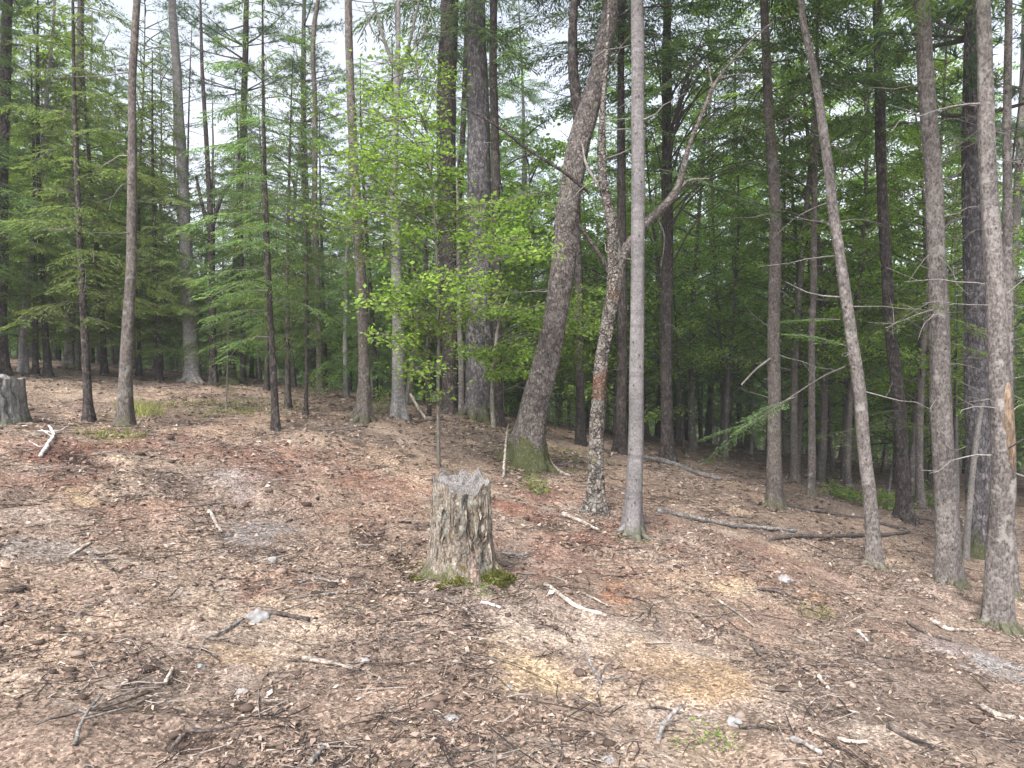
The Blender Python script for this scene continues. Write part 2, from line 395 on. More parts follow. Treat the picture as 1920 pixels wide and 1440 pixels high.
wv_.inputs['Scale'].default_value = 26; wv_.inputs['Distortion'].default_value = 5; wv_.inputs['Detail'].default_value = 4; wv_.inputs['Detail Scale'].default_value = 1.5
q = n.new('ShaderNodeTexNoise'); q.inputs['Scale'].default_value = 16; q.inputs['Detail'].default_value = 9; q.inputs['Roughness'].default_value = .7
l.new(tc.outputs['Object'], wv_.inputs['Vector']); l.new(tc.outputs['Object'], q.inputs['Vector'])
ma = n.new('ShaderNodeMath'); ma.operation = 'MULTIPLY_ADD'; ma.inputs[1].default_value = .22; l.new(wv_.outputs['Fac'], ma.inputs[0]); l.new(q.outputs['Fac'], ma.inputs[2])
r = ramp(n, [(.38,(.05,.04,.035)), (.55,(.13,.115,.105)), (.68,(.20,.185,.172)), (.85,(.29,.275,.26))]); l.new(ma.outputs[0], r.inputs[0]); l.new(r.outputs[0], b.inputs['Base Color'])
bp = n.new('ShaderNodeBump'); bp.inputs['Strength'].default_value = .8; bp.inputs['Distance'].default_value = .012; l.new(ma.outputs[0], bp.inputs['Height']); l.new(bp.outputs[0], b.inputs['Normal'])
b.inputs['Roughness'].default_value = .92; b.inputs['Specular IOR Level'].default_value = .2
M['end_grain'] = m
M['stump_grey'] = bark_mat('grey_stump_bark', (.06,.053,.05), (.14,.13,.123), (.24,.228,.215), patch=(.3,.31,.285), plates=.35, pscale=26, patch_amt=.15, furrow=9, stretch=.10, bump=1.0, moss=.6, moss_h=.15)
M['hollow'] = bark_mat('dark_rotten_wood', (.02,.014,.01), (.055,.035,.025), (.12,.08,.055), furrow=16, stretch=.2, bump=1.0)
M['root'] = bark_mat('brown_root_wood', (.06,.035,.025), (.13,.085,.065), (.22,.17,.14), furrow=14, stretch=.5, bump=.8)

m, n, l, b = new_mat('pale_rock')
tc = n.new('ShaderNodeTexCoord'); q = n.new('ShaderNodeTexNoise'); q.inputs['Scale'].default_value = 14; q.inputs['Detail'].default_value = 8
l.new(tc.outputs['Object'], q.inputs['Vector'])
r = ramp(n, [(.3,(.12,.112,.106)), (.5,(.26,.247,.237)), (.7,(.40,.385,.375))]); l.new(q.outputs['Fac'], r.inputs[0]); l.new(r.outputs[0], b.inputs['Base Color'])
bp = n.new('ShaderNodeBump'); bp.inputs['Strength'].default_value = .5; bp.inputs['Distance'].default_value = .01; l.new(q.outputs['Fac'], bp.inputs['Height']); l.new(bp.outputs[0], b.inputs['Normal'])
b.inputs['Roughness'].default_value = .9
M['rock'] = m

def bits_mat(name, stops):
    m, n, l, b = new_mat(name)
    g = n.new('ShaderNodeNewGeometry'); r = ramp(n, stops); l.new(g.outputs['Random Per Island'], r.inputs[0])
    q = n.new('ShaderNodeTexNoise'); q.inputs['Scale'].default_value = 1.1; q.inputs['Detail'].default_value = 4
    l.new(g.outputs['Position'], q.inputs['Vector'])
    mr = n.new('ShaderNodeMapRange'); mr.inputs[1].default_value = .3; mr.inputs[2].default_value = .7; mr.inputs[3].default_value = .72; mr.inputs[4].default_value = 1.2
    l.new(q.outputs['Fac'], mr.inputs[0])
    h = n.new('ShaderNodeHueSaturation'); l.new(r.outputs[0], h.inputs['Color']); l.new(mr.outputs[0], h.inputs['Value'])
    l.new(h.outputs[0], b.inputs['Base Color']); b.inputs['Roughness'].default_value = .85; b.inputs['Specular IOR Level'].default_value = .25
    return m
M['litter'] = bits_mat('dry_leaf_litter', [(0,(.085,.056,.043)),(.25,(.17,.114,.088)),(.5,(.24,.165,.125)),(.75,(.305,.222,.172)),(.93,(.36,.285,.23)),(1,(.46,.385,.325))])
M['chips'] = bits_mat('shredded_wood_chips', [(0,(.09,.06,.045)),(.35,(.20,.145,.108)),(.75,(.32,.25,.195)),(1,(.48,.41,.35))])
M['twiglets'] = bits_mat('twig_litter', [(0,(.03,.023,.02)),(.4,(.065,.05,.043)),(.65,(.13,.108,.095)),(.88,(.24,.205,.18)),(1,(.38,.33,.29))])

# soil
m, n, l, b = new_mat('forest_soil')
at = n.new('ShaderNodeAttribute'); at.attribute_name = 'soil'
g = n.new('ShaderNodeNewGeometry')
q1 = n.new('ShaderNodeTexNoise'); q1.inputs['Scale'].default_value = 28; q1.inputs['Detail'].default_value = 9; q1.inputs['Roughness'].default_value = .75
q2 = n.new('ShaderNodeTexNoise'); q2.inputs['Scale'].default_value = 2.3; q2.inputs['Detail'].default_value = 5
q3 = n.new('ShaderNodeTexVoronoi'); q3.inputs['Scale'].default_value = 55
for q in (q1, q2, q3): l.new(g.outputs['Position'], q.inputs['Vector'])
m1 = n.new('ShaderNodeMapRange'); m1.inputs[1].default_value = .3; m1.inputs[2].default_value = .72; m1.inputs[3].default_value = .45; m1.inputs[4].default_value = 1.5; l.new(q1.outputs['Fac'], m1.inputs[0])
m2 = n.new('ShaderNodeMapRange'); m2.inputs[1].default_value = .3; m2.inputs[2].default_value = .7; m2.inputs[3].default_value = .78; m2.inputs[4].default_value = 1.2; l.new(q2.outputs['Fac'], m2.inputs[0])
mm = n.new('ShaderNodeMath'); mm.operation = 'MULTIPLY'; l.new(m1.outputs[0], mm.inputs[0]); l.new(m2.outputs[0], mm.inputs[1])
m3 = n.new('ShaderNodeMapRange'); m3.inputs[1].default_value = 0; m3.inputs[2].default_value = .6; m3.inputs[3].default_value = 1.2; m3.inputs[4].default_value = .75; l.new(q3.outputs['Distance'], m3.inputs[0])
mm2 = n.new('ShaderNodeMath'); mm2.operation = 'MULTIPLY'; l.new(mm.outputs[0], mm2.inputs[0]); l.new(m3.outputs[0], mm2.inputs[1])
fv = n.new('ShaderNodeTexVoronoi'); fv.inputs['Scale'].default_value = 75; fv.inputs['Randomness'].default_value = 1
fd = n.new('ShaderNodeTexNoise'); fd.inputs['Scale'].default_value = 40; fd.inputs['Detail'].default_value = 2; l.new(g.outputs['Position'], fd.inputs['Vector'])
fs = n.new('ShaderNodeVectorMath'); fs.operation = 'SCALE'; fs.inputs['Scale'].default_value = .05; l.new(fd.outputs['Color'], fs.inputs[0])
fa = n.new('ShaderNodeVectorMath'); fa.operation = 'ADD'; l.new(g.outputs['Position'], fa.inputs[0]); l.new(fs.outputs[0], fa.inputs[1]); l.new(fa.outputs[0], fv.inputs['Vector'])
fc = n.new('ShaderNodeSeparateColor'); l.new(fv.outputs['Color'], fc.inputs[0])
fr = ramp(n, [(0,(.25,.22,.2)),(.25,(.6,.55,.52)),(.55,(1,1,1)),(.8,(1.35,1.32,1.28)),(1,(1.9,1.88,1.85))]); l.new(fc.outputs[0], fr.inputs[0])
fm = n.new('ShaderNodeMix'); fm.data_type = 'RGBA'; fm.blend_type = 'MULTIPLY'; fm.inputs[0].default_value = .85; l.new(at.outputs['Color'], fm.inputs[6]); l.new(fr.outputs[0], fm.inputs[7])
h = n.new('ShaderNodeHueSaturation'); l.new(fm.outputs[2], h.inputs['Color']); l.new(mm2.outputs[0], h.inputs['Value'])
l.new(h.outputs[0], b.inputs['Base Color']); b.inputs['Roughness'].default_value = .95; b.inputs['Specular IOR Level'].default_value = .15
bp = n.new('ShaderNodeBump'); bp.inputs['Strength'].default_value = .8; bp.inputs['Distance'].default_value = .02
l.new(q1.outputs['Fac'], bp.inputs['Height']); l.new(bp.outputs[0], b.inputs['Normal'])
M['soil'] = m

# ------------------------------------------------------------------ ground mesh
def axis(lo, hi, step, g1, g2, far1, far2):
    mid = np.arange(lo, hi+1e-6, step)
    a, s = [], step; x = lo
    while x > -far1: s *= g1; x -= s; a.append(x)
    c, s = [], step; x = hi
    while x < far2: s *= g2; x += s; c.append(x)
    return np.concatenate([np.array(a[::-1]), mid, np.array(c)])
gx = axis(-5.2, 5.2, .036, 1.04, 1.04, 260, 260)
gy = axis(2.3, 8.6, .036, 1.12, 1.028, 200, 300)
X, Y = np.meshgrid(gx, gy, indexing='xy')
Z = ground(X, Y)
near = np.clip(1-(np.hypot(X, Y)-9)/8, 0, 1)
Z = Z + near*(0.007*fbm(X*17, Y*17, 0, 21, 2) + 0.004*vn(X*48, Y*48, 0, 5))
SAND, TAN, ASH, RED, ORANGE, DARK, MOSS, PALE = (.43,.325,.205), (.41,.29,.185), (.25,.23,.22), (.20,.098,.072), (.36,.17,.085), (.07,.045,.036), (.16,.16,.065), (.40,.325,.265)
RB = (.235,.135,.10)
PATCH = [(560,885,420,40,RB,.3),(1120,930,260,46,RB,.35),(180,940,260,46,RB,.55),(820,960,200,40,RB,.35),(1450,1060,220,40,RB,.4),(300,800,240,26,RB,.3),(1150,1185,260,46,PALE,.75),(1450,1330,210,70,PALE,.7),(1050,1395,260,36,PALE,.5),(260,1300,220,40,PALE,.45),(1650,1290,120,44,PALE,.5),(560,1175,150,26,PALE,.4),(1250,1250,160,40,TAN,.6),(960,1235,130,34,SAND,.95),(880,1205,60,22,SAND,.7),(1040,1215,120,28,PALE,.7),(1310,1290,110,42,TAN,.95),(1250,1350,130,26,PALE,.6),(435,1225,50,16,TAN,.9),(160,925,45,16,SAND,.8),
         (415,1325,85,20,SAND,.7),(1375,1102,50,14,SAND,.9),(1430,1120,50,14,PALE,.6),(470,1000,75,36,ASH,.75),(430,895,60,24,ASH,.6),(25,1040,75,34,ASH,.7),(1860,1255,110,40,(.36,.335,.32),.95),
         (300,1090,120,36,ASH,.4),(1080,1040,130,60,RED,.5),(1130,1000,70,34,RED,.35),(500,1095,70,26,RED,.6),(90,835,110,30,RED,.75),(60,860,100,20,RED,.7),(420,850,200,28,RED,.45),(1000,925,90,28,RED,.6),
         (1155,1122,42,30,ORANGE,.6),(655,1102,16,9,ORANGE,.55),(1530,1120,60,14,ORANGE,.35),(165,858,40,10,DARK,.9),(180,862,30,8,DARK,.9),(1480,1180,120,30,RED,.35),(1700,1200,140,22,RED,.35),
         (705,1010,30,22,DARK,.8),(740,1042,30,14,DARK,.8),(1130,1032,24,14,DARK,.9),(790,1060,36,16,MOSS,.5),(440,762,70,14,MOSS,.8),(1085,860,60,18,MOSS,.8),(985,878,50,10,MOSS,.8),(900,793,60,10,MOSS,.7),
         (250,770,26,26,MOSS,.5),(210,815,50,10,MOSS,.5),(1520,1145,40,9,MOSS,.5),(1000,960,90,16,RED,.6),(1500,1000,160,16,DARK,.4),(330,1385,60,14,DARK,.6),(150,1385,60,16,DARK,.5),(320,1400,120,16,DARK,.4),
         (1190,1010,30,8,MOSS,.6),(340,1200,160,24,PALE,.35),(700,1400,120,24,PALE,.35),(1700,1380,140,30,PALE,.45),(930,1010,60,40,RED,.45),(1240,1180,140,20,PALE,.35)]
base = np.array((.265,.195,.148)); alt = np.array((.20,.155,.128)); alt2 = np.array((.37,.29,.22))
k = np.clip(.5+.6*fbm(X*.8, Y*.8, 0, 61, 4), 0, 1)[..., None]; k2 = np.clip(.1+.7*fbm(X*1.7, Y*1.7, 0, 77, 4), 0, 1)[..., None]
soil = base*(1-k)+alt*k; soil = soil*(1-k2)+alt2*k2
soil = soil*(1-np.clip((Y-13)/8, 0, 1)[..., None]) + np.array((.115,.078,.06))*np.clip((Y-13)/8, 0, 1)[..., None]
hole_shade = np.clip((fbm(X*3.1, Y*3.1, 0, 301, 4)-.42)*2.2, 0, 1)*np.clip((fbm(X*.7, Y*.7, 0, 311, 2)+.9), .25, 1)*np.clip(1-(Y-10)/8, .3, 1)  # small holes, their shadow put into the soil colour as dark spots
soil = soil*(1-.5*hole_shade[..., None]); Z = Z-.028*hole_shade
lt_ = np.clip((fbm(X*2.2, Y*2.2, 0, 401, 4)-.5)*2., 0, 1)[..., None]; soil = soil*(1-.5*lt_)+np.array((.40,.33,.28))*.5*lt_
soil = soil*np.array((1.13, 1.11, 1.09))
nz = fbm(X*2.4, Y*2.4, 0, 90, 4); nz2 = fbm(X*9, Y*9, 0, 95, 3)
PW = []
for (px, py, rx, ry, c, a) in PATCH:
    p = hit(px, py); q = hit(px, py+ry); q0 = hit(px, py-ry)
    wx = rx/FPX*p[1]; wy = max(.06, abs(q0[1]-q[1])/2)
    PW.append((p[0], p[1], wx, wy, a, c in (SAND, TAN, ASH, PALE) or c == (.36,.335,.32)))
    d = np.hypot((X-p[0])/wx, (Y-p[1])/wy)
    f = np.clip(1.1-d*.9+.75*nz+.35*nz2, 0, 1); f = f*f*(3-2*f)*a
    soil = soil*(1-f[..., None])+np.array(c)*f[..., None]
    if c == DARK: Z = Z-.045*f
ny, nx = X.shape
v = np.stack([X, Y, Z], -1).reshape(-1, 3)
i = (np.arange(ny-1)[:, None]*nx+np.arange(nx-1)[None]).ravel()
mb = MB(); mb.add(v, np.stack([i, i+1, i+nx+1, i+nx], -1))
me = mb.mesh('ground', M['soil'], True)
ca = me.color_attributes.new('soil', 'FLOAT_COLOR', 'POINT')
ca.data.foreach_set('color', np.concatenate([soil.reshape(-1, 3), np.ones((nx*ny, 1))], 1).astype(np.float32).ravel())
g_o = obj('ground', me); tag(g_o, 'brown forest floor rising to a crest and falling away beside it', kind='structure')

# ------------------------------------------------------------------ tree parts
def trunk_mesh(path, rad, mat, sides=18, rough=.06, flare=.45, seed=0, lump=.0, flare_h=.22):
    """path (n,3) local, base at origin; z runs up."""
    n = len(path)
    z = path[:, 2]
    a = np.arange(sides)*2*pi/sides
    ph = seed*1.7
    r = rad[:, None]*(1+rough*fbm(np.cos(a)[None]*2.2+seed, np.sin(a)[None]*2.2, z[:, None]*2.0, seed, 3)
                      + rough*.8*vn(np.cos(a)[None]*5+seed, np.sin(a)[None]*5, z[:, None]*1.2, seed+5)
                      + lump*vn(np.cos(a)[None]*1.6, np.sin(a)[None]*1.6, z[:, None]*3.2, seed+8))
    fl = np.exp(-np.maximum(z, 0)/flare_h)[:, None]
    r = r*(1+flare*1.25*fl*(1+.6*np.cos(a*3+ph)[None]+.5*np.cos(a*5+ph*2)[None]))
    mb = MB(); tube(mb, path, r, sides)
    return mb.mesh('trunk', mat, True)

def hemlock_parts(rng, H, z0, R, nb, per_m, sl, sw, cen, mat, droop=.4, r0=.012, skip=.12):
    lm, cm = MB(), MB()
    Q = []
    for i in range(nb):
        u = (i+rng.random())/nb
        zi = z0+(H-z0)*u
        L = (R*(1-u)**.6*rng.uniform(.3, 1.15)+.2)*(1 if u > .12 else rng.uniform(.4, 1))
        if rng.random() < skip: continue
        az = i*2.39996+rng.uniform(-.5, .5)
        el, dr = rng.uniform(.0, .35), rng.uniform(.6, 1.4)*droop
        c = cen(zi)
        d = np.array([cos(az), sin(az), 0]); nn = np.array([-sin(az), cos(az), 0])
        bend = rng.uniform(-.18, .18)
        def P(s):
            s = np.asarray(s)[..., None]
            return c+d*(s*L)+nn*(bend*s*s*L)+np.array([0, 0, 1])*((el*s-dr*s*s)*L)
        tube(lm, P(np.linspace(0, 1, 5)), np.linspace(r0*(.5+.35*L), .003, 5), 3)
        m = int(per_m*L)+4
        s = np.sort(rng.uniform(.12, 1, m)); sg = np.where(np.arange(m) % 2, 1., -1.)
        b0 = P(s)
        a = rng.uniform(.7, 1.15, m)
        td = nrm(d*np.cos(a)[:, None]+nn*(sg*np.sin(a))[:, None]+np.array([0, 0, 1])*rng.uniform(-.35, .05, m)[:, None])
        tl = L*.40*(1-s*.72)*rng.uniform(.6, 1.25, m)+.10
        K = max(6, int(6+8*(L/2)))
        tt = (np.arange(K)+rng.random((m, K)))/K
        s2 = np.where(np.arange(K) % 2, 1., -1.)[None]*np.ones((m, 1))
        o0 = b0[:, None]+td[:, None]*(tt*tl[:, None])[..., None]; o0[..., 2] -= .25*tt**2*tl[:, None]
        pn = nrm(np.cross(td, np.array([0, 0, 1.])))
        b2 = rng.uniform(.45, .95, (m, K))
        sd = nrm(td[:, None]*np.cos(b2)[..., None]+pn[:, None]*(s2*np.sin(b2))[..., None]+np.array([0, 0, 1])*rng.uniform(-.5, .1, (m, K))[..., None])
        ln = sl*rng.uniform(.6, 1.3, (m, K))*(1.1-.35*tt)
        wv = nrm(np.cross(sd, np.array([0, 0, 1.])+rng.normal(0, .35, (m, K, 3))))*(sw*rng.uniform(.7, 1.25, (m, K)))[..., None]
        mid = o0+sd*(ln*.5)[..., None]; tip = o0+sd*ln[..., None]; tip[..., 2] -= .15*ln
        Q.append(np.stack([o0, mid+wv, tip, mid-wv], -2).reshape(-1, 4, 3))
    cm.quads(np.concatenate(Q))
    return lm.mesh('limbs', M['limb']), cm.mesh('crown', mat)

def pine_parts(rng, H, z0, R, whorls, mat, cen, nl=.14, nw=.008, tufts=46, needles=13):
    lm, cm = MB(), MB()
    T = []
    for wv in range(whorls):
        u = (wv+rng.random()*.6)/whorls
        zi = z0+(H-z0)*u
        for b_ in range(rng.integers(3, 6)):
            L = (R*(1-u)**.7+.3)*rng.uniform(.45, 1.1)
            az = rng.uniform(0, 2*pi); el = rng.uniform(.05, .5)
            d = np.array([cos(az), sin(az), 0]); nn = np.array([-sin(az), cos(az), 0]); c = cen(zi)
            up = rng.uniform(-.05, .3)
            def P(s):
                s = np.asarray(s)[..., None]
                return c+d*(s*L)+np.array([0, 0, 1])*((el*.5*s+up*s*s)*L)
            tube(lm, P(np.linspace(0, 1, 5)), np.linspace(.012+.010*L, .004, 5), 3)
            m = int(tufts*L/R)+5
            s = rng.uniform(.3, 1, m)
            off = nrm(d*rng.uniform(.2, 1, (m, 1))+nn*rng.normal(0, .9, (m, 1))+np.array([0, 0, 1])*rng.normal(.2, .35, (m, 1)))
            ol = rng.uniform(.05, .45, m)*min(1, L*.6)
            b0 = P(s)+off*ol[:, None]
            Ps = P(s)
            for q in range(0, m, 2):
                tube(lm, np.stack([Ps[q], b0[q]]), [.006, .003], 3)
            nd = nrm(off[:, None]*.6+np.array([0, 0, .25])+rng.normal(0, .75, (m, needles, 3)))
            ln = nl*rng.uniform(.7, 1.2, (m, needles))
            w = nrm(np.cross(nd, rng.normal(0, 1, (m, needles, 3))))*nw
            o = b0[:, None]+np.zeros((m, needles, 3))+off[:, None]*rng.uniform(-.1, .05, (m, needles))[..., None]
            T.append(np.stack([o+w, o-w, o+nd*ln[..., None]], -2).reshape(-1, 3, 3))
    cm.tris(np.concatenate(T))
    return lm.mesh('limbs', M['limb']), cm.mesh('crown', mat)

def leaf_quads(rng, c, size, up=.8):
    n = len(c)
    d = nrm(rng.normal(0, 1, (n, 3))*np.array([1, 1, .45])+np.array([0, 0, -.15]))
    nn = nrm(np.array([0, 0, 1])*up+rng.normal(0, .62, (n, 3)))
    w = nrm(np.cross(d, nn)); nn = np.cross(w, d)
    s = size*rng.uniform(.6, 1.25, n)[:, None]
    return np.stack([c, c+d*s*.48+w*s*.32+nn*s*.08, c+d*s, c+d*s*.48-w*s*.32+nn*s*.08], -2)

def decid_parts(rng, H, z0, R, nl, leaves, size, mat, cen, flat=.14):
    lm, cm = MB(), MB()
    Qs = []
    for i in range(nl):
        u = (i+rng.random())/nl
        zi = z0+(H-z0)*u
        L = (R*(1-.65*u)+.2)*rng.uniform(.5, 1.1); az = i*2.39996+rng.uniform(-.6, .6); el = rng.uniform(.2, .9)
        c = cen(zi); d = np.array([cos(az), sin(az), 0]); nn = np.array([-sin(az), cos(az), 0])
        be = rng.uniform(-.3, .3)
        def P(s):
            s = np.asarray(s)[..., None]
            return c+d*(s*L)+nn*(be*s*s*L)+np.array([0, 0, 1])*((el*s-.35*el*s*s)*L)
        tube(lm, P(np.linspace(0, 1, 5)), np.linspace(.010+.010*L, .003, 5), 3)
        m = int(6+5*L)
        s = rng.uniform(.25, 1, m); P0 = P(s)
        a = rng.uniform(-1.2, 1.2, m)
        td = nrm(d*np.cos(a)[:, None]+nn*np.sin(a)[:, None]+np.array([0, 0, 1])*rng.uniform(-.1, .4, m)[:, None])
        tl = L*.35*(1.1-s*.6)*rng.uniform(.5, 1.2, m)+.12
        for q in range(m): tube(lm, np.stack([P0[q], P0[q]+td[q]*tl[q]]), [.005, .002], 3)
        K = max(3, int(leaves/(nl*m)))
        t = rng.uniform(.1, 1.1, (m, K))
        c0 = P0[:, None]+td[:, None]*(t*tl[:, None])[..., None]+rng.normal(0, 1, (m, K, 3))*np.array([.11, .11, flat*.5])*(.5+tl[:, None, None])
        Qs.append(leaf_quads(rng, c0.reshape(-1, 3), size))
    cm.quads(np.concatenate(Qs))
    return lm.mesh('limbs', M['limb']), cm.mesh('crown', mat)

def straight_trunk(rng, H, r, mat, sides=10, dz=.35, flare=.5, wob=.12):
    z = np.concatenate([[-.3, -.1, 0, .08, .2, .35], np.arange(.6, H, dz), [H]])
    ph = rng.uniform(0, 6, 4); lean = rng.normal(0, .012, 2)
    def cen(zz):
        zz = np.asarray(zz, float)
        return np.stack([lean[0]*zz+wob*(np.sin(zz*.35+ph[0])-sin(ph[0])), lean[1]*zz+wob*(np.sin(zz*.31+ph[1])-sin(ph[1])), zz], -1)
    path = cen(z); rad = r*np.clip(1-.9*np.maximum(z, 0)/H, .08, 1)**.8
    return trunk_mesh(path, rad, mat, sides, .06, flare, int(rng.integers(1, 900))), cen

rng = np.random.default_rng(11)
VAR = {}
def hem_var(key, n, H, z0, R, nb, per_m, sl, sw, r, mat='hemlock', bark='bark_dark', droop=.4):
    VAR[key] = []
    for _ in range(n):
        h = H*rng.uniform(.9, 1.1)
        t, cen = straight_trunk(rng, h, r, M[bark])
        VAR[key].append((t,)+hemlock_parts(rng, h, z0, R, nb, per_m, sl, sw, cen, M[mat], droop))
hem_var('hem_tall', 3, 16, 2.6, 3.1, 120, 17, .125, .013, .15)
hem_var('hem_mid', 3, 10, 1.0, 2.3, 125, 20, .105, .011, .09)
hem_var('hem_low', 3, 6, .9, 1.6, 70, 22, .085, .0085, .05)
hem_var('hem_thin', 3, 6, 1.3, 1.45, 46, 20, .085, .0085, .05)
VAR['pine'] = []
for _ in range(3):
    h = 17*rng.uniform(.9, 1.1); t, cen = straight_trunk(rng, h, .15, M['bark_grey'])
    VAR['pine'].append((t,)+pine_parts(rng, h, 3.6, 2.8, 22, M['pine'], cen))
VAR['decid'] = []
for _ in range(3):
    h = 11*rng.uniform(.85, 1.15); t, cen = straight_trunk(rng, h, .09, M['bark_brown'], wob=.25)
    VAR['decid'].append((t,)+decid_parts(rng, h, 2.2, 2.6, 46, 11000, .088, M['maple'], cen))
VAR['bare'] = []
for _ in range(2):
    h = 11*rng.uniform(.9, 1.1); t, cen = straight_trunk(rng, h, .06, M['bark_brown'], wob=.2)
    VAR['bare'].append((t,)+decid_parts(rng, h, 2.2, 2.2, 60, 1300, .06, M['maple'], cen))
VAR['bush'] = []
for _ in range(3):
    h = 4.2*rng.uniform(.85, 1.15); t, cen = straight_trunk(rng, h, .03, M['bark_sapling'], sides=6, wob=.15)
    VAR['bush'].append((t,)+decid_parts(rng, h, .4, 1.6, 28, 5200, .072, M['maple'], cen))
# high crowns for trees whose bare stems stand in front
VAR['high_hem'] = []
VAR['high_pine'] = []
for _ in range(2):
    cen = lambda zz: np.stack([0*np.asarray(zz, float), 0*np.asarray(zz, float), np.asarray(zz, float)], -1)
    VAR['high_hem'].append(hemlock_parts(rng, 9, 0, 2.8, 76, 16, .12, .0125, cen, M['hemlock']))
    VAR['high_pine'].append(pine_parts(rng, 8, 0, 2.4, 12, M['pine'], cen))

def place_var(key, idx, loc, rz, sc, name, label, cat, group, crown_mat=None, bark=None):
    root = thing(name, loc, label, cat, group, rz); root.scale = (sc, sc, sc)
    parts = VAR[key][idx % len(VAR[key])]
    for nm, me in zip(('trunk', 'limbs', 'crown'), parts):
        o = obj(nm, me, root)
        if nm != 'trunk': o['kind'] = 'stuff'
        mm = crown_mat if nm == 'crown' else bark if nm == 'trunk' else None
        if mm:
            o.material_slots[0].link = 'OBJECT'; o.material_slots[0].material = M[mm]
    return root

# ------------------------------------------------------------------ the trees that can be told apart
def px_tree(name, label, cat, basepx, pts, bark, H, group=None, sides=22, rough=.06, flare=.45, lump=0., crown=None, crown_z=9., flare_h=.22, dz=.07, limbs=(), dead=0, dead_rng=(1.5, 7), dead_len=(.4, 1.1), seed=1, dead_mat='dead', crown_s=1.):
    """pts: (px, py, width px) from the base up; the stem lies in the plane through its foot that faces the camera."""
    b0 = hit(*basepx); dep = b0[1]
    W = np.array([ray_pt(x, y, dep) for x, y, w in pts]); rad = np.array([w*.92/2/FPX*dep for x, y, w in pts])
    W[0] = b0
    root = thing(name, b0, label, cat, group)
    L = W-b0
    if L[-1, 2] < H:
        d = L[-1]-L[-2]; d = d/d[2]
        for f in (.35, .7, 1.):
            zz = L[-1, 2] if f == .35 else 0
        z1 = L[-1, 2]; ext = []
        for f in (.33, .66, 1.):
            zz = z1+(H-z1)*f; e = L[-1]+d*(zz-z1)*(1-.4*f); e[2] = zz; ext.append(e)
        L = np.vstack([L, ext]); rad = np.concatenate([rad, rad[-1]*np.array([.75, .45, .12])])
    L[1:, 1] += np.cumsum(np.random.default_rng(seed).normal(0, .03, len(L)-1))
    zz = L[:, 2]
    zs = np.concatenate([[-.35, -.15], np.arange(0, min(9.5, H), dz), np.arange(9.5, H, .5) if H > 9.5 else [], [H]])
    S = spline(L, 400); order = np.argsort(S[:, 2])
    path = np.stack([np.interp(zs, S[order, 2], S[order, 0]), np.interp(zs, S[order, 2], S[order, 1]), zs], -1)
    r = np.interp(zs, zz, rad)
    # small wander so that stems are not rulers
    path[:, 0] += .012*vn(zs*1.1, seed*3.3, 0, seed)+.02*vn(zs*.45, seed*1.3, 0, seed+3); path[:, 1] += .02*vn(zs*.9, seed*5.1, 0, seed+1)
    obj('trunk', trunk_mesh(path, r, M[bark], sides, rough, flare, seed, lump, flare_h), root)
    rg = np.random.default_rng(seed+100)
    cen = lambda z: np.array([np.interp(z, zs, path[:, 0]), np.interp(z, zs, path[:, 1]), z])
    rat = lambda z: np.interp(z, zs, r)
    for li in limbs:                                    # limbs in pixels, joined to the stem
        lp, bm = li[0], li[1] if len(li) > 1 else bark
        w = np.array([ray_pt(x, y, dep+(dy if len(q) else 0)) for (x, y, wd, *q) in lp for dy in [q[0] if q else 0]])-b0
        rr = np.array([t[2]/2/FPX*dep for t in lp])
        nseg = max(8, int(len(lp)*9)); P = spline(w, nseg); ri = np.interp(np.linspace(0, len(lp)-1, nseg), np.arange(len(lp)), rr)
        ri = ri*(1+.08*rg.normal(0, 1, nseg)); mb = MB(); tube(mb, P, ri, 10); obj('limb', mb.mesh('limb', M[bm], True), root)
    for q in range(dead):
        z = rg.uniform(*dead_rng); a = rg.uniform(0, 2*pi); c = cen(z)
        d = np.array([cos(a), sin(a), rg.uniform(-.35, .35)]); ln = rg.uniform(*dead_len)
        s = np.linspace(0, 1, 6)[:, None]
        P = c+d*ln*s+np.array([0, 0, 1])*(rg.uniform(-.4, .35)*s*s*ln)+rg.normal(0, .02, (6, 3))*s
        mb = MB(); tube(mb, P, np.linspace(.011, .003, 6)*rg.uniform(.6, 1.1), 5)
        for k in range(rg.integers(0, 4)):
            j = rg.integers(2, 6); e = P[j]+(d*rg.uniform(.2, .6)+rg.normal(0, .35, 3))*ln*.35
            tube(mb, np.stack([P[j], (P[j]+e)/2+rg.normal(0, .01, 3), e]), [.004, .003, .0015], 4)
        obj('dead_branch', mb.mesh('dead_branch', M[dead_mat], True), root)
    if crown:
        c = cen(crown_z)
        lm, cm = VAR[crown][seed % 2]
        for nm, me in (('limbs', lm), ('crown', cm)):
            o = obj(nm, me, root, c); o['kind'] = 'stuff'; s = (H+.3-crown_z)/(9 if 'hem' in crown else 8); o.scale = (crown_s, crown_s, s); o.rotation_euler = (0, 0, seed*1.3)
    return root, b0, cen, rat

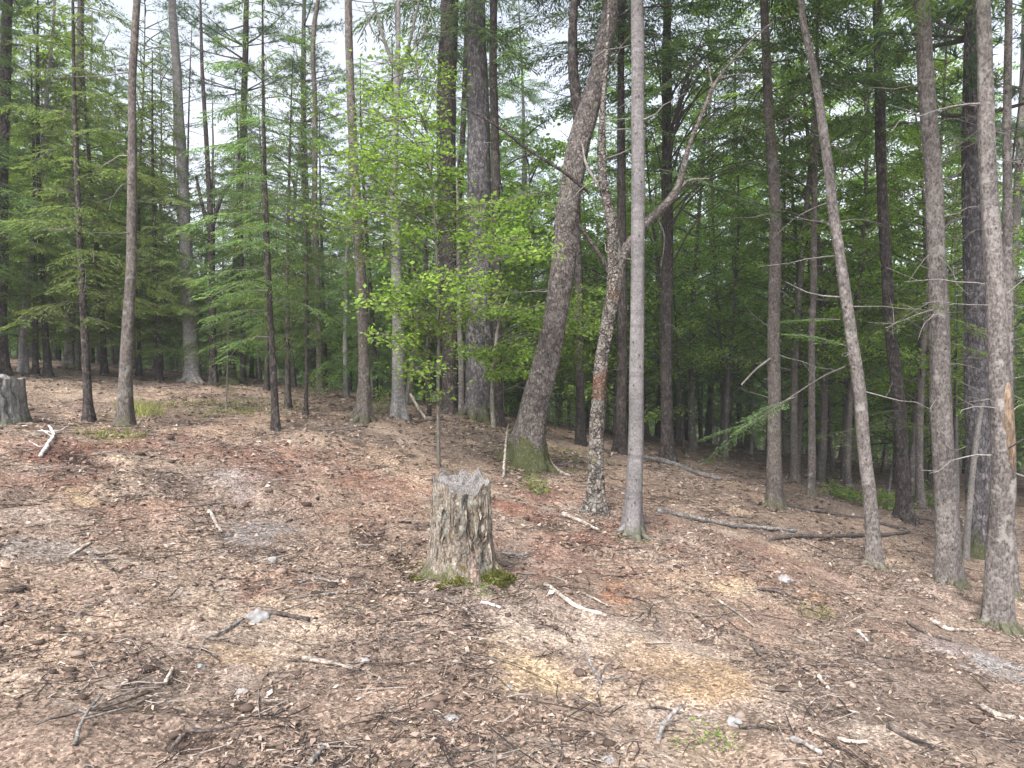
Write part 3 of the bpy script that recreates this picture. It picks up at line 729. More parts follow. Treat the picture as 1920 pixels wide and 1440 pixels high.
T = {}
T['pole'] = px_tree('pole_tree', 'straight smooth grey pole-like trunk rising just behind the near cut stump', 'tree', (1184,1000), [(1184,1000,36),(1190,800,31),(1193,500,28),(1192,200,26),(1190,0,24)], 'bark_pole', 16, flare=.28, crown='high_hem', crown_z=8.6, dead=3, dead_rng=(2.4,4.5), dead_len=(.3,.6), seed=2)
T['mottled'] = px_tree('mottled_tree', 'crooked mottled trunk with white lichen, rusty bark and a forked top', 'tree', (1116,960), [(1116,960,34),(1121,850,27),(1127,700,25),(1141,600,28),(1153,530,30),(1147,430,24),(1127,340,18),(1124,250,13),(1130,160,8)], 'bark_mottled', 6.2, flare=.35, lump=.13, rough=.13, seed=3, sides=28, dz=.04,
    limbs=[([(1152,545,24),(1168,480,22),(1207,425,17),(1262,368,15),(1278,330,12),(1290,280,9),(1316,215,7),(1345,150,6),(1400,85,4),(1450,40,3)],'limb_mottled'),
           ([(1155,540,14),(1132,490,10),(1105,450,7),(1082,415,4)],'bark_dark'), ([(1262,368,9),(1290,340,6),(1330,335,3)],'limb_mottled'), ([(1318,210,5),(1335,170,4),(1325,110,2)],'limb_mottled'), ([(1345,150,4),(1385,140,3),(1425,150,2)],'limb_mottled'), ([(1225,402,5),(1245,440,3),(1240,500,2)],'limb_mottled'),
           ([(1105,362,7),(1060,325,6),(990,280,6),(930,235,5),(865,200,3)],'bark_dark'), ([(1124,350,6),(1100,310,5),(1092,270,3)],'dead')], crown=None, dead=7, dead_rng=(2.2,5), dead_len=(.3,.8))
T['leaner'] = px_tree('leaning_tree', 'thick leaning flaky brown trunk with mossy flared base and forked top', 'tree', (986,872), [(986,872,74),(996,800,60),(1012,720,52),(1035,620,50),(1052,500,48),(1062,400,46),(1078,290,44),(1095,225,44),(1118,150,36),(1132,80,33),(1146,0,29)], 'bark_flaky', 15, flare=.28, rough=.09, lump=.05, seed=4, sides=30, flare_h=.3,
    limbs=[([(1092,235,28),(1080,180,20),(1073,100,17),(1077,0,14),(1085,-120,10)],'bark_dark'), ([(1118,150,8),(1140,60,6),(1180,20,4),(1260,10,3)],'bark_dark')], crown='high_hem', crown_z=8.6, dead=8, dead_rng=(2.0,6.5), dead_len=(.5,1.4))
T['bigpine'] = px_tree('big_pine', 'thickest straight grey furrowed trunk with moss round its foot', 'tree', (897,786), [(897,786,66),(897,700,58),(899,600,50),(898,500,48),(897,300,46),(895,150,42),(892,0,38)], 'bark_bigpine', 19, flare=.3, rough=.07, seed=5, sides=32, crown='high_pine', crown_z=10.5, crown_s=1.3, dead=6, dead_rng=(4,8), flare_h=.3)
T['darkbig'] = px_tree('dark_hemlock', 'dark brown trunk standing close beside the thickest grey trunk', 'tree', (845,776), [(845,776,34),(842,600,34),(838,400,38),(839,200,38),(843,0,36)], 'bark_dark', 18, flare=.3, seed=6, crown='high_hem', crown_z=5.8, dead=10, dead_rng=(3,7))
T['thinback'] = px_tree('slim_hemlock', 'slim dark trunk just behind the thickest grey trunk', 'tree', (934,800), [(934,800,20),(930,500,18),(926,0,15)], 'bark_dark', 14, seed=7, crown='high_hem', crown_z=7.5, crown_s=.7, dead=5)
T['brownflare'] = px_tree('slim_tree', 'slim brown-grey trunk with a flared reddish foot on the crest', 'tree', (680,790), [(680,790,30),(682,700,23),(680,560,21),(672,400,19),(662,200,16),(657,0,14)], 'bark_brown', 14, flare=.5, seed=8, dead=5, dead_rng=(3,8), crown=None)
T['greytwin'] = px_tree('slim_tree', 'slim grey trunk with bare forked upper twigs against the sky gap', 'tree', (748,782), [(748,782,26),(747,650,24),(742,500,20),(742,300,15),(746,150,12),(748,60,8)], 'bark_lightgrey', 11, seed=9, rough=.04,
    limbs=[([(746,165,9),(760,110,6),(775,50,5),(790,-20,3)],'dead'), ([(746,140,8),(722,80,6),(705,20,4),(690,-30,3)],'dead'), ([(747,95,6),(743,40,5),(745,-30,3)],'dead'), ([(705,20,3),(690,40,3),(670,80,2)],'dead'),([(760,110,4),(790,70,3),(810,20,2)],'dead'),([(722,80,4),(700,60,3),(680,10,2)],'dead')], dead=6, dead_rng=(5,7))
T['l360'] = px_tree('grey_tree', 'clean light grey trunk standing at the top of the crest among hemlocks', 'tree', (360,716), [(360,716,28),(357,600,26),(350,450,23),(342,250,19),(332,80,16),(327,0,14)], 'bark_lightgrey', 17, flare=.3, seed=10, crown='high_pine', crown_z=9, dead=6, dead_rng=(4,8))
T['l230'] = px_tree('brown_tree', 'slender brown-grey trunk by the pale grass tufts, bare to high up', 'tree', (231,802), [(231,802,29),(236,700,25),(241,550,21),(242,400,19),(244,200,16),(252,60,14),(256,0,13)], 'bark_brown', 14, flare=.35, seed=11, crown='high_pine', crown_z=7, crown_s=.9, dead=14, dead_rng=(2,7), dead_len=(.5,1.3))
T['l42'] = px_tree('thin_leaning_tree', 'thin grey leaning trunk just behind the half-hidden grey stump', 'tree', (42,697), [(42,697,15),(48,600,13),(60,460,11),(75,300,9),(85,150,7)], 'bark_lightgrey', 9, seed=12, dead=4)
T['l128'] = px_tree('grey_tree', 'grey trunk on the crest with a thinner twin beside it', 'tree', (128,693), [(128,693,20),(132,500,17),(140,300,15),(148,100,13),(150,0,12)], 'bark_grey', 15, seed=13, crown='high_pine', crown_z=8.5, dead=6, dead_rng=(3,8), limbs=[([(146,694,10),(147,600,9),(152,480,8),(156,330,5)],'bark_grey')])
T['l440'] = px_tree('tall_pine', 'tall slim pine with a dark whorled top against the pale sky', 'tree', (432,700), [(432,700,15),(440,560,15),(449,400,14),(458,200,13),(466,60,11),(468,0,9)], 'bark_dark', 13, seed=14, crown='high_pine', crown_z=7.2, crown_s=.9, dead=10, dead_rng=(4,9), dead_mat='limb')
T['l590'] = px_tree('curved_tree', 'thin bare trunk with a kinked upper stem beside the sky gap', 'tree', (600,735), [(600,735,13),(596,560,12),(592,380,11),(592,200,10),(588,110,9),(590,50,9),(597,0,8)], 'bark_brown', 12, seed=15, dead=4, dead_rng=(4,8))
T['l8'] = px_tree('dark_pine', 'dark rough trunk behind the half-hidden grey stump, foliage low round it', 'tree', (2,700), [(2,700,26),(4,500,24),(6,300,22),(8,150,20),(10,0,18)], 'bark_dark', 14, seed=16, crown='high_pine', crown_z=6.5, dead=10, dead_rng=(3,8))
T['l380'] = px_tree('leaning_sapling', 'pale yellowish sapling leaning against the light grey crest trunk', 'tree', (368,712), [(368,712,8),(375,600,8),(386,480,7),(394,400,6),(398,280,4)], 'bark_sapling', 6.3, seed=17, dead=4)
T['l390'] = px_tree('forked_tree', 'thin dark forked tree on the far side of the crest', 'tree', (398,722), [(398,722,13),(398,560,12),(396,420,11),(388,280,9),(382,150,7)], 'bark_dark', 9, seed=18, dead=8, dead_mat='limb', limbs=[([(397,430,9),(415,370,7),(435,340,5),(455,290,3)],'bark_dark'), ([(398,450,8),(378,380,7),(368,330,5)],'bark_dark')])
T['l650'] = px_tree('birch_sapling', 'very thin pale sapling stem in front of the dark hemlocks', 'tree', (649,742), [(649,742,10),(648,600,9),(650,450,8),(655,250,6)], 'bark_lightgrey', 7, seed=19, dead=3)
T['l775'] = px_tree('leaning_sapling', 'thin yellowish sapling bending beside the slim grey forked trunk', 'tree', (766,758), [(766,758,13),(772,690,11),(780,620,9),(778,560,7),(770,470,5)], 'bark_sapling', 4.2, seed=20, dead=3)
T['r7'] = px_tree('hemlock', 'straight reddish brown hemlock trunk with one long bare dead branch', 'tree', (1452,950), [(1452,950,31),(1452,850,28),(1453,650,25),(1450,400,22),(1440,150,18),(1435,0,16)], 'bark_brown', 15, flare=.25, seed=21, crown='high_hem', crown_z=5.6, dead=16, dead_rng=(1.6,7), limbs=[([(1444,672,4),(1415,695,4),(1390,722,3)],'dead')])
T['r5'] = px_tree('leaning_tree', 'slender light trunk leaning towards the clearing, its foot in open litter', 'tree', (1640,1064), [(1640,1064,31),(1628,950,27),(1612,840,25),(1598,720,24),(1580,600,22),(1560,420,20),(1543,300,18),(1520,150,15),(1505,60,13),(1497,0,12)], 'bark_grey', 12, flare=.2, seed=22, crown='high_hem', crown_z=6.8, crown_s=.9, dead=12, dead_rng=(1.6,5.5), limbs=[([(1584,688,4),(1545,705,3.5),(1490,740,3.5),(1440,775,3),(1390,812,2)],'limb')])
T['r6'] = px_tree('dark_tree', 'dark kinked trunk between the leaning slender tree and the thick grey pair', 'tree', (1700,977), [(1700,977,28),(1692,860,26),(1686,760,24),(1672,640,22),(1662,520,21),(1652,350,20),(1645,180,19),(1638,0,17)], 'bark_dark', 15, seed=23, rough=.09, crown='high_hem', crown_z=6.2, dead=10, dead_rng=(2,7))
T['r2'] = px_tree('grey_tree', 'thick scaly grey trunk with mossy foot next to the trunk with the tan scar', 'tree', (1783,1095), [(1783,1095,47),(1778,950,43),(1771,800,40),(1762,600,36),(1752,400,34),(1743,250,31),(1728,0,27)], 'bark_grey', 15, flare=.25, rough=.08, seed=24, sides=26, crown='high_pine', crown_z=6.8, dead=14, dead_rng=(1.5,5.5))
T['r3'] = px_tree('grey_tree', 'broad dull trunk standing in shade behind the trunk with the tan scar', 'tree', (1842,1040), [(1842,1040,50),(1834,850,46),(1830,500,44),(1825,200,42),(1822,0,42)], 'bark_bigpine', 17, seed=25, rough=.05, crown='high_pine', crown_z=6, dead=16, dead_rng=(1.2,7), limbs=[([(1815,300,5),(1790,330,4),(1740,350,4),(1690,375,3)],'dead'),([(1815,405,6),(1785,415,5),(1770,428,4)],'dead')])
T['r1'] = px_tree('scarred_tree', 'light trunk with a bare tan scar where its bark is stripped', 'tree', (1872,1174), [(1872,1174,52),(1868,1000,46),(1862,850,42),(1857,700,38),(1852,500,35),(1847,300,30),(1841,100,26),(1838,0,24)], 'bark_grey', 13, flare=.2, rough=.08, seed=26, sides=26, crown='high_hem', crown_z=5.8, dead=14, dead_rng=(1.5,5), dead_len=(.3,.9))
T['r1b'] = px_tree('slim_tree', 'slim straight grey trunk tight against the scarred trunk', 'tree', (1893,1120), [(1893,1120,24),(1894,900,20),(1897,500,18),(1898,200,15),(1897,0,13)], 'bark_grey', 13, seed=27, crown='high_hem', crown_z=6.5, crown_s=.8, dead=10, dead_rng=(2,5.5))
T['r4'] = px_tree('dead_pole', 'thin pale dead pole leaning against the scarred trunk', 'dead tree', (1812,1046), [(1812,1046,13),(1815,950,12),(1825,850,11),(1843,735,7)], 'dead', 2.15, seed=28, flare=.1)
T['r8'] = px_tree('dark_tree', 'very dark straight trunk beside the pale fallen log', 'tree', (1251,866), [(1251,866,25),(1250,700,24),(1250,400,22),(1250,150,18)], 'bark_dark', 15, seed=29, crown='high_hem', crown_z=5.6, crown_s=1.15, dead=10, dead_rng=(2,8))
T['r9'] = px_tree('thin_tree', 'thin brown trunk between the two leaning-side trees, deep in shade', 'tree', (1522,935), [(1522,935,15),(1524,750,14),(1527,500,12),(1530,300,10)], 'bark_brown', 10, seed=30, dead=8)
T['m1'] = px_tree('dark_tree', 'dark trunk half hidden just behind the mottled forked trunk', 'tree', (1163,852), [(1163,852,22),(1165,700,20),(1165,450,18),(1165,200,15)], 'bark_dark', 14, seed=31, dead=6, crown='high_hem', crown_z=6.8)
T['m2'] = px_tree('dark_tree', 'dark trunk behind the mossy leaning trunk among bright leaves', 'tree', (1088,835), [(1088,835,18),(1086,650,17),(1084,450,15),(1080,200,12)], 'bark_dark', 14, seed=32, dead=6, crown='high_hem', crown_z=6.8)

for q, (key, nr, k_r, k_l) in enumerate([('pole',4,.42,2.0),('leaner',5,.42,1.5),('bigpine',6,.38,1.5),('darkbig',4,.4,1.5),('brownflare',4,.5,2.4),('l360',4,.45,2.),('l230',4,.42,2.0),('r1',4,.45,1.9),('r2',5,.42,1.8),('r5',4,.42,2.0),('r7',4,.42,2.0),('r6',4,.42,2.0),('r3',4,.4,1.6),('r8',4,.42,1.8),('mottled',5,.5,2.2)]):
    root, b0, cen, rat = T[key]; rg_ = np.random.default_rng(500+q); r_ = rat(.3); c_ = cen(.1)
    for k in range(nr):
        a = -pi/2+(k-(nr-1)/2)*(2.4*pi/2/nr)+rg_.normal(0, .25); L = r_*k_l*rg_.uniform(.8, 1.5); d = np.array([cos(a), sin(a)])
        P = []
        for t in np.linspace(0, 1, 7):
            e = c_[:2]+d*(r_*.55+L*t); zg = float(ground(b0[0]+e[0], b0[1]+e[1]))-b0[2]
            P.append([e[0], e[1], zg+(r_*1.3)*(1-t)**2.6-r_*k_r*.75*t-.012])
        mb = MB(); tube(mb, np.array(P), r_*k_r*np.linspace(1, .45, 7)*(1+.1*rg_.normal(0, 1, 7)), 9); obj('root', mb.mesh('root', next(c for c in COL.objects if c.parent is root and c.name.startswith('trunk')).data.materials[0], True), root)

# patches of bare wood on two of the stems
def scar(key, px_pts, mat, label=None, arc=1.5, off=.004):
    root, b0, cen, rat = T[key]
    z0, z1 = [ray_pt(960, y, b0[1])[2]-b0[2] for y in px_pts]
    zs = np.linspace(z0, z1, 26); ar = np.linspace(-1, 1, 11); rg = np.random.default_rng(3)
    V = []
    for q, z in enumerate(zs):
        e = sin(pi*q/25)**.6
        a = -pi/2+.05+ar*arc*.5*e*(1+.45*vn(z*7, ar*.0+1.5*np.sign(ar), 0, 4)+.25*vn(z*23, 3.5*np.sign(ar), 0, 7))+.25*vn(z*5, .5, 0, 11)
        c = cen(z); r = rat(z)*(1.0+.055)+off-.03*rat(z)*ar**2
        V.append(np.stack([c[0]+np.cos(a)*r, c[1]+np.sin(a)*r, np.full(11, z)+.02*vn(ar*3, z*7, 0, 9)], -1))
    V = np.array(V); mb = MB(); i = (np.arange(25)[:, None]*11+np.arange(10)[None]).ravel()
    mb.add(V, np.stack([i, i+1, i+12, i+11], -1))
    o = obj('bare_patch', mb.mesh('bare_patch', M[mat], True), root)
    if label: o['label'] = label
scar('r1', (880, 715), 'tanwood', 'tan bare wood where bark is stripped', 1.3)

# young hemlocks with boughs low on the crest
def px_young(label, px, py, H, key, idx, mat, bark, name='young_hemlock', group=None, rz=None):
    b0 = hit(px, py)
    Hn = {'hem_low': 6., 'hem_thin': 6., 'hem_mid': 10., 'bush': 4.2, 'decid': 11., 'hem_tall': 16., 'pine': 17.}[key]
    return place_var(key, idx, (b0[0], b0[1], b0[2]-.02), rz if rz is not None else px*.37, H/Hn, name, label, 'tree', group, mat, bark)
px_young('dark thin young hemlock left of the slender brown-grey trunk', 168, 795, 6.2, 'hem_thin', 0, 'hemlock_olive', 'bark_dark')
px_young('thin dark young hemlock nearest the clearing on the crest', 518, 803, 5.6, 'hem_thin', 1, 'hemlock', 'bark_dark')
px_young('young hemlock close behind the nearest thin dark one', 540, 766, 5.4, 'hem_thin', 2, 'hemlock_olive', 'bark_dark')
px_young('short dark-stemmed young hemlock beside the yellow-green seedlings', 573, 776, 3.8, 'hem_thin', 0, 'hemlock', 'bark_dark', rz=2)
px_young('tiny sparse hemlock sapling standing in pale grass', 424, 770, 1.5, 'hem_thin', 1, 'hemlock_olive', 'bark_sapling', name='hemlock_sapling')
px_young('olive young hemlock behind the half-hidden grey stump', 90, 702, 6.5, 'hem_mid', 0, 'hemlock_olive', 'bark_dark')
px_young('olive young hemlock between the grey twin trunks and slender brown one', 196, 700, 6.8, 'hem_mid', 1, 'hemlock_olive', 'bark_dark')
px_young('bushy olive hemlock just left of the light grey crest trunk', 300, 712, 6.0, 'hem_mid', 2, 'hemlock_olive', 'bark_dark')
px_young('mid green hemlock just right of the light grey crest trunk', 455, 722, 6.0, 'hem_low', 2, 'hemlock', 'bark_dark')
px_young('dense dark hemlock behind the short-stemmed young hemlock', 610, 728, 6.5, 'hem_mid', 0, 'hemlock', 'bark_dark', rz=1)
px_young('dense dark hemlock behind the flared slim trunk', 705, 752, 6.0, 'hem_mid', 1, 'hemlock', 'bark_dark', rz=3)
px_young('olive hemlock with wispy boughs beside the thin grey leaning trunk', 66, 700, 5.5, 'hem_low', 1, 'hemlock_olive', 'bark_dark', rz=1.1)
px_young('wispy olive hemlock behind the slender brown-grey trunk', 262, 706, 5.2, 'hem_low', 2, 'hemlock_olive', 'bark_dark', rz=2.3)
px_young('wispy hemlock behind the thin dark forked tree', 405, 715, 5.0, 'hem_low', 0, 'hemlock_olive', 'bark_dark', rz=.4)
px_young('soft green hemlock behind the nearest thin dark young hemlock', 500, 735, 5.0, 'hem_low', 1, 'hemlock', 'bark_dark', rz=5.1)
px_young('hemlock at the edge of the frame beyond the grey stump', -30, 705, 7.5, 'hem_mid', 2, 'hemlock', 'bark_dark', rz=4)

# ------------------------------------------------------------------ sprays of leaves at particular spots
def leafy(root, b0, dep, sprays, size, mat, stem_c, rg, per=110, rx=.40, dy=.3):
    """each spray = a 'leaf_spray' part: twig fan and leaves round a point"""
    for (px, py, *o) in sprays:
        s = o[0] if o else 1.
        c = ray_pt(px, py, dep+rg.normal(0, dy))-b0
        tw, lf = MB(), MB()
        zst = max(.1, c[2]-rg.uniform(.1, .5)); st = stem_c(zst)
        P = spline([st, (st+c)/2+np.array([0, 0, .08]), c], 7)
        tube(tw, P, np.linspace(.008, .003, 7), 4)
        C = []
        for q in range(9):
            a = rg.uniform(0, 2*pi); e = c+np.array([cos(a), sin(a), rg.normal(0, .18)])*rx*s*rg.uniform(.6, 1.25)
            st2 = P[rg.integers(3, 7)]
            tube(tw, np.stack([st2, (st2+e)/2+np.array([0, 0, .03]), e]), [.004, .003, .0015], 3)
            m = int(per*s/9); t = rg.uniform(.25, 1.08, m)[:, None]
            C.append(st2*(1-t)+e*t+rg.normal(0, 1, (m, 3))*np.array([.075, .075, .06])*s)
        lf.quads(leaf_quads(rg, np.concatenate(C), size))
        sp = obj('leaf_spray', lf.mesh('leaf_spray', mat), root); sp['kind'] = 'stuff'
        obj('twig', tw.mesh('twig', M['limb'], True), sp)

rg = np.random.default_rng(21)
T['beech'] = px_tree('leafy_sapling', 'slender leafy sapling in bright spring green standing behind the near cut stump', 'tree', (825,872), [(825,872,7),(823,700,6.5),(822,550,6),(815,380,5),(800,230,3.5),(790,160,2)], 'bark_sapling', 6.2, seed=41, flare=.15)
root, b0, cen, rat = T['beech']
BS = [(770,110,.8),(820,140,.7),(700,180,.8),(850,610,.8),(800,620,.9),(755,640,.8),(890,520,.9),(945,545,.8),(1000,480,.7),(690,470,.8),(640,430,.7),(780,690,.7),(760,180,1),(735,230,1.1),(790,215,1),(715,280,1),(765,290,1.2),(815,280,.8),(690,330,1),(740,345,1.2),(800,350,1),(670,300,.8),(720,395,1.1),(780,400,1.1),(690,240,.8),(865,395,.9),(905,420,1.1),(950,400,1),(985,380,.7),(880,465,1),(935,455,1),(975,450,.8),(840,440,.9),
    (745,545,1),(790,540,1),(715,560,.8),(830,525,.9),(770,580,.9),(860,560,.8),(660,300,.7),(640,345,.7),(690,400,.8),(750,440,.8),(660,390,.7),(830,330,.7)]
leafy(root, b0, b0[1], BS, .060, M['beech'], cen, rg, per=215, dy=.6)
extra = [(q[0]+rg.normal(0, 45), q[1]+rg.normal(0, 30), .8) for q in BS for _ in range(1)]
leafy(root, b0, b0[1], extra, .052, M['beech'], cen, rg, per=110, dy=.8)
T['beech2'] = px_tree('leafy_sapling', 'thin crooked sapling with low bright leaf layers before the thickest grey trunk', 'tree', (924,806), [(924,806,9),(922,740,8),(925,680,7),(935,600,5),(950,560,3)], 'bark_sapling', 2.4, seed=42, flare=.1)
root, b0, cen, rat = T['beech2']
leafy(root, b0, b0[1], [(880,655,.9),(910,665,.8),(945,690,1),(990,675,1),(1025,660,.9),(960,650,.8),(930,705,.7),(1000,700,.8),(1060,670,.8),(1080,690,.6),(975,590,.9),(1010,600,.9),(930,585,.8),(1050,585,1),(1090,595,1),(1110,570,.8),(1075,620,.9),(1040,605,.8),(880,590,.7),(1105,620,.7),(1060,560,.7),(1130,545,.6),(1090,650,.7)], .07, M['beech'], cen, rg, per=300, dy=.4)
T['sap3'] = px_tree('thin_sapling', 'thinnest pale sapling stem between the leafy sapling and mossy leaning trunk', 'tree', (943,800), [(943,800,8),(941,700,8),(938,580,6),(935,480,4)], 'bark_sapling', 3.4, seed=43, flare=.1, dead=4, dead_rng=(.8,2.5), dead_len=(.2,.5))
T['sap4'] = px_tree('thin_sapling', 'thin grey sapling stem close beside the dark brown trunk', 'tree', (866,782), [(866,782,12),(864,680,11),(861,540,9),(860,400,7)], 'bark_grey', 5, seed=44, flare=.1, dead=4)
T['sap5'] = px_tree('thin_sapling', 'thin dark sapling stem beside the plank end on the crest', 'tree', (803,778), [(803,778,9),(802,680,8),(800,560,7),(796,400,5)], 'bark_dark', 5.5, seed=45, flare=.1, dead=5)
# hemlock sprays on dead limbs at the shaded edge
def hem_spray(root, b0, a, b_, dep0, dep1, rg, mat, w=.3):
    A, B = ray_pt(*a, dep0)-b0, ray_pt(*b_, dep1)-b0
    d = nrm(B-A); L = np.linalg.norm(B-A); nn = nrm(np.cross(d, [0, 0, 1.]))
    m = 26; s = np.linspace(.1, 1, m); sg = np.where(np.arange(m) % 2, 1., -1.)
    P = lambda s: A+(B-A)*s[..., None]-np.array([0, 0, 1])*(.12*L*s**2)[..., None]
    an = rg.uniform(.7, 1.1, m); td = nrm(d*np.cos(an)[:, None]+nn*(sg*np.sin(an))[:, None]+np.array([0, 0, -.15]))
    tl = w*(1.1-.7*s)*rg.uniform(.6, 1.2, m); K = 9; tt = (np.arange(K)+rg.random((m, K)))/K
    o0 = P(s)[:, None]+td[:, None]*(tt*tl[:, None])[..., None]
    pn = nrm(np.cross(td, [0, 0, 1.])); s2 = np.where(np.arange(K) % 2, 1., -1.)[None]
    sd = nrm(td[:, None]*.75+pn[:, None]*(s2*.65)[..., None]+rg.normal(0, .15, (m, K, 3))+np.array([0, 0, -.15]))
    ln = .06*rg.uniform(.5, 1.3, (m, K)); wv = nrm(np.cross(sd, np.array([0, 0, 1.])+rg.normal(0, .5, (m, K, 3))))*.006
    mid = o0+sd*(ln*.5)[..., None]; tip = o0+sd*ln[..., None]
    mb = MB(); mb.quads(np.stack([o0, mid+wv, tip, mid-wv], -2).reshape(-1, 4, 3))
    o = obj('needle_spray', mb.mesh('needle_spray', mat), root); o['kind'] = 'stuff'
    tb = MB(); tube(tb, P(np.linspace(0, 1, 8)), np.linspace(.008, .002, 8), 4); obj('twig', tb.mesh('twig', M['limb'], True), o)
root, b0, _, _ = T['r5']
for a_, b_ in [((1440,775),(1330,845)), ((1470,760),(1380,800)), ((1490,745),(1400,775)), ((1420,790),(1320,810)), ((1588,650),(1480,610)), ((1575,600),(1470,590))]:
    hem_spray(root, b0, a_, b_, b0[1]+rg.normal(0, .15), b0[1]+rg.normal(.2, .4), rg, M['hemlock'], .26)
root, b0, _, _ = T['r8']
for q in range(26):
    x_, y_ = rg.uniform(1215, 1430), rg.uniform(40, 380); sx_ = rg.choice([-1, 1])*rg.uniform(50, 110)
    dA = b0[1]+rg.uniform(-4.5, -1.5); dB = dA+rg.normal(-.3, .3)
    hem_spray(root, b0, (x_, y_), (x_+sx_, y_+rg.uniform(0, 45)), dA, dB, rg, M['hemlock'], .6)
    A_ = ray_pt(x_, y_, dA)-b0; c_ = T['r8'][2](max(2.5, A_[2]-rg.uniform(.1, .6)))
    mb = MB(); tube(mb, spline([c_, (c_+A_)/2+np.array([0, 0, .25]), A_], 8), np.linspace(.022, .008, 8), 5); obj('bough', mb.mesh('bough', M['limb'], True), root)
root, b0, _, _ = T['r6']
for a_, b_ in [((1690,780),(1580,800)), ((1690,790),(1760,800)), ((1690,770),(1620,770)), ((1680,800),(1540,790)), ((1680,600),(1620,610)), ((1665,560),(1740,550)), ((1670,640),(1750,610)), ((1690,760),(1770,770))]:
    hem_spray(root, b0, a_, b_, b0[1]+rg.normal(0, .15), b0[1]+rg.normal(-.6, .5), rg, M['hemlock_olive'], .4)
root, b0, _, _ = T['r2']
for a_, b_ in [((1765,600),(1690,560)), ((1765,590),(1850,620)), ((1760,560),(1660,600)), ((1770,640),(1860,660))]:
    hem_spray(root, b0, a_, b_, b0[1]+.1, b0[1]+rg.normal(.3, .4), rg, M['hemlock_olive'], .35)
root, b0, _, _ = T['r1b']
for a_, b_ in [((1896,640),(1960,620)), ((1896,740),(1950,760)), ((1896,240),(1960,250)), ((1896,160),(1850,120))]:
    hem_spray(root, b0, a_, b_, b0[1], b0[1]+rg.normal(.1, .3), rg, M['hemlock_olive'], .3)

# ------------------------------------------------------------------ the wood behind: every tree its own object
rb = np.random.default_rng(5)
taken = [np.array(v_[1][:2]) for v_ in T.values()]
GLAB = {
 'hem_tall': ('hemlock', 'tall hemlock {}', 'tall dark hemlocks in the wood'),
 'hem_mid': ('hemlock', 'low-branched hemlock {}', 'middling hemlocks in the wood'),
 'pine': ('pine', 'feathery pine {}', 'feathery pines in the wood'),
 'decid': ('leafy_tree', 'broadleaf tree {}', 'broadleaf trees in the wood'),
 'bare': ('twiggy_tree', 'twiggy tree {}', 'twiggy trees in the wood'),
 'bush': ('leafy_bush', 'leafy bush {}', 'leafy bushes in the wood')}
ANCH = [(5,'the dark edge trunk'),(50,'the thin leaner'),(130,'the grey twin trunks'),(240,'the slender brown-grey trunk'),(355,'the light grey crest trunk'),(440,'the tall slim pine'),(520,'the thin young hemlock'),
        (598,'the kinked thin trunk'),(680,'the slim flared trunk'),(746,'the slim forked trunk'),(823,'the leafy sapling'),(842,'the dark brown trunk'),(898,'the thickest trunk'),(1040,'the mossy leaning trunk'),(1135,'the mottled trunk'),
        (1192,'the grey pole trunk'),(1250,'the very dark trunk'),(1453,'the reddish hemlock trunk'),(1524,'the thin brown trunk'),(1590,'the slender leaning trunk'),(1670,'the kinked dark trunk'),(1768,'the thick scaly trunk'),(1858,'the scarred trunk')]
def zone(x, y):
    px = 960+FPX*x/y
    far = 'far back ' if y > 30 else 'behind ' if y > 21 else ''
    lo = [a for a in ANCH if a[0] <= px]; hi = [a for a in ANCH if a[0] > px]
    if not lo: return far+'at the edge before '+hi[0][1]
    if not hi: return far+'beyond '+lo[-1][1]
    return far+'between '+lo[-1][1]+' and '+hi[0][1]
count = 0
def try_tree(x, y, key, sc, dmin, mat=None, bark=None):
    global count
    p = np.array([x, y])
    if taken and min(np.hypot(*(p-q)) for q in taken) < dmin: return False
    taken.append(p)
    z = float(ground(x, y))
    nm, lb, gr = GLAB[key]
    zn = zone(x, y)
    place_var(key, count, (x, y, z-.03), rb.uniform(0, 6.28), sc, nm, lb.format(zn), 'bush' if key == 'bush' else 'tree', gr+' '+zn, mat, bark)
    count += 1
    return True
def sample(px0, px1, y0, y1):
    for _ in range(400):
        y = y0+(y1-y0)*rb.random()**.7
        px = rb.uniform(px0, px1)
        return (px-960)/FPX*y, y
def fill(n_, px0, px1, y0, y1, kinds, dmin=1.3):
    made = tries = 0
    while made < n_ and tries < n_*25:
        tries += 1
        x, y = sample(px0, px1, y0, y1)
        r_ = rb.random(); acc = 0
        for key, pr, lo, hi, mat, bark in kinds:
            acc += pr
            if r_ < acc: break
        made += try_tree(x, y, key, rb.uniform(lo, hi), dmin, mat, bark)
HEM = ('hem_tall', .4, .85, 1.15, None, None)
# fresh green broadleaf trees glimpsed between the shaded trunks
fill(8, 1470, 1770, 13, 17.5, [('decid',1.,.7,.95,'beech',None)], .9)
fill(4, 1480, 1770, 15, 20, [('bush',1.,1.,1.6,'beech',None)], .8)
fill(5, 1240, 1460, 15.5, 21, [('decid',1.,.65,.9,'beech',None)], .9)
fill(8, 1000, 1500, 22, 30, [('decid',.5,.6,.9,'beech',None),('bush',.5,1.2,1.8,'beech',None)], .9)
fill(7, 980, 1220, 15, 21, [('bush',1.,1.,1.5,'beech',None)], .8)
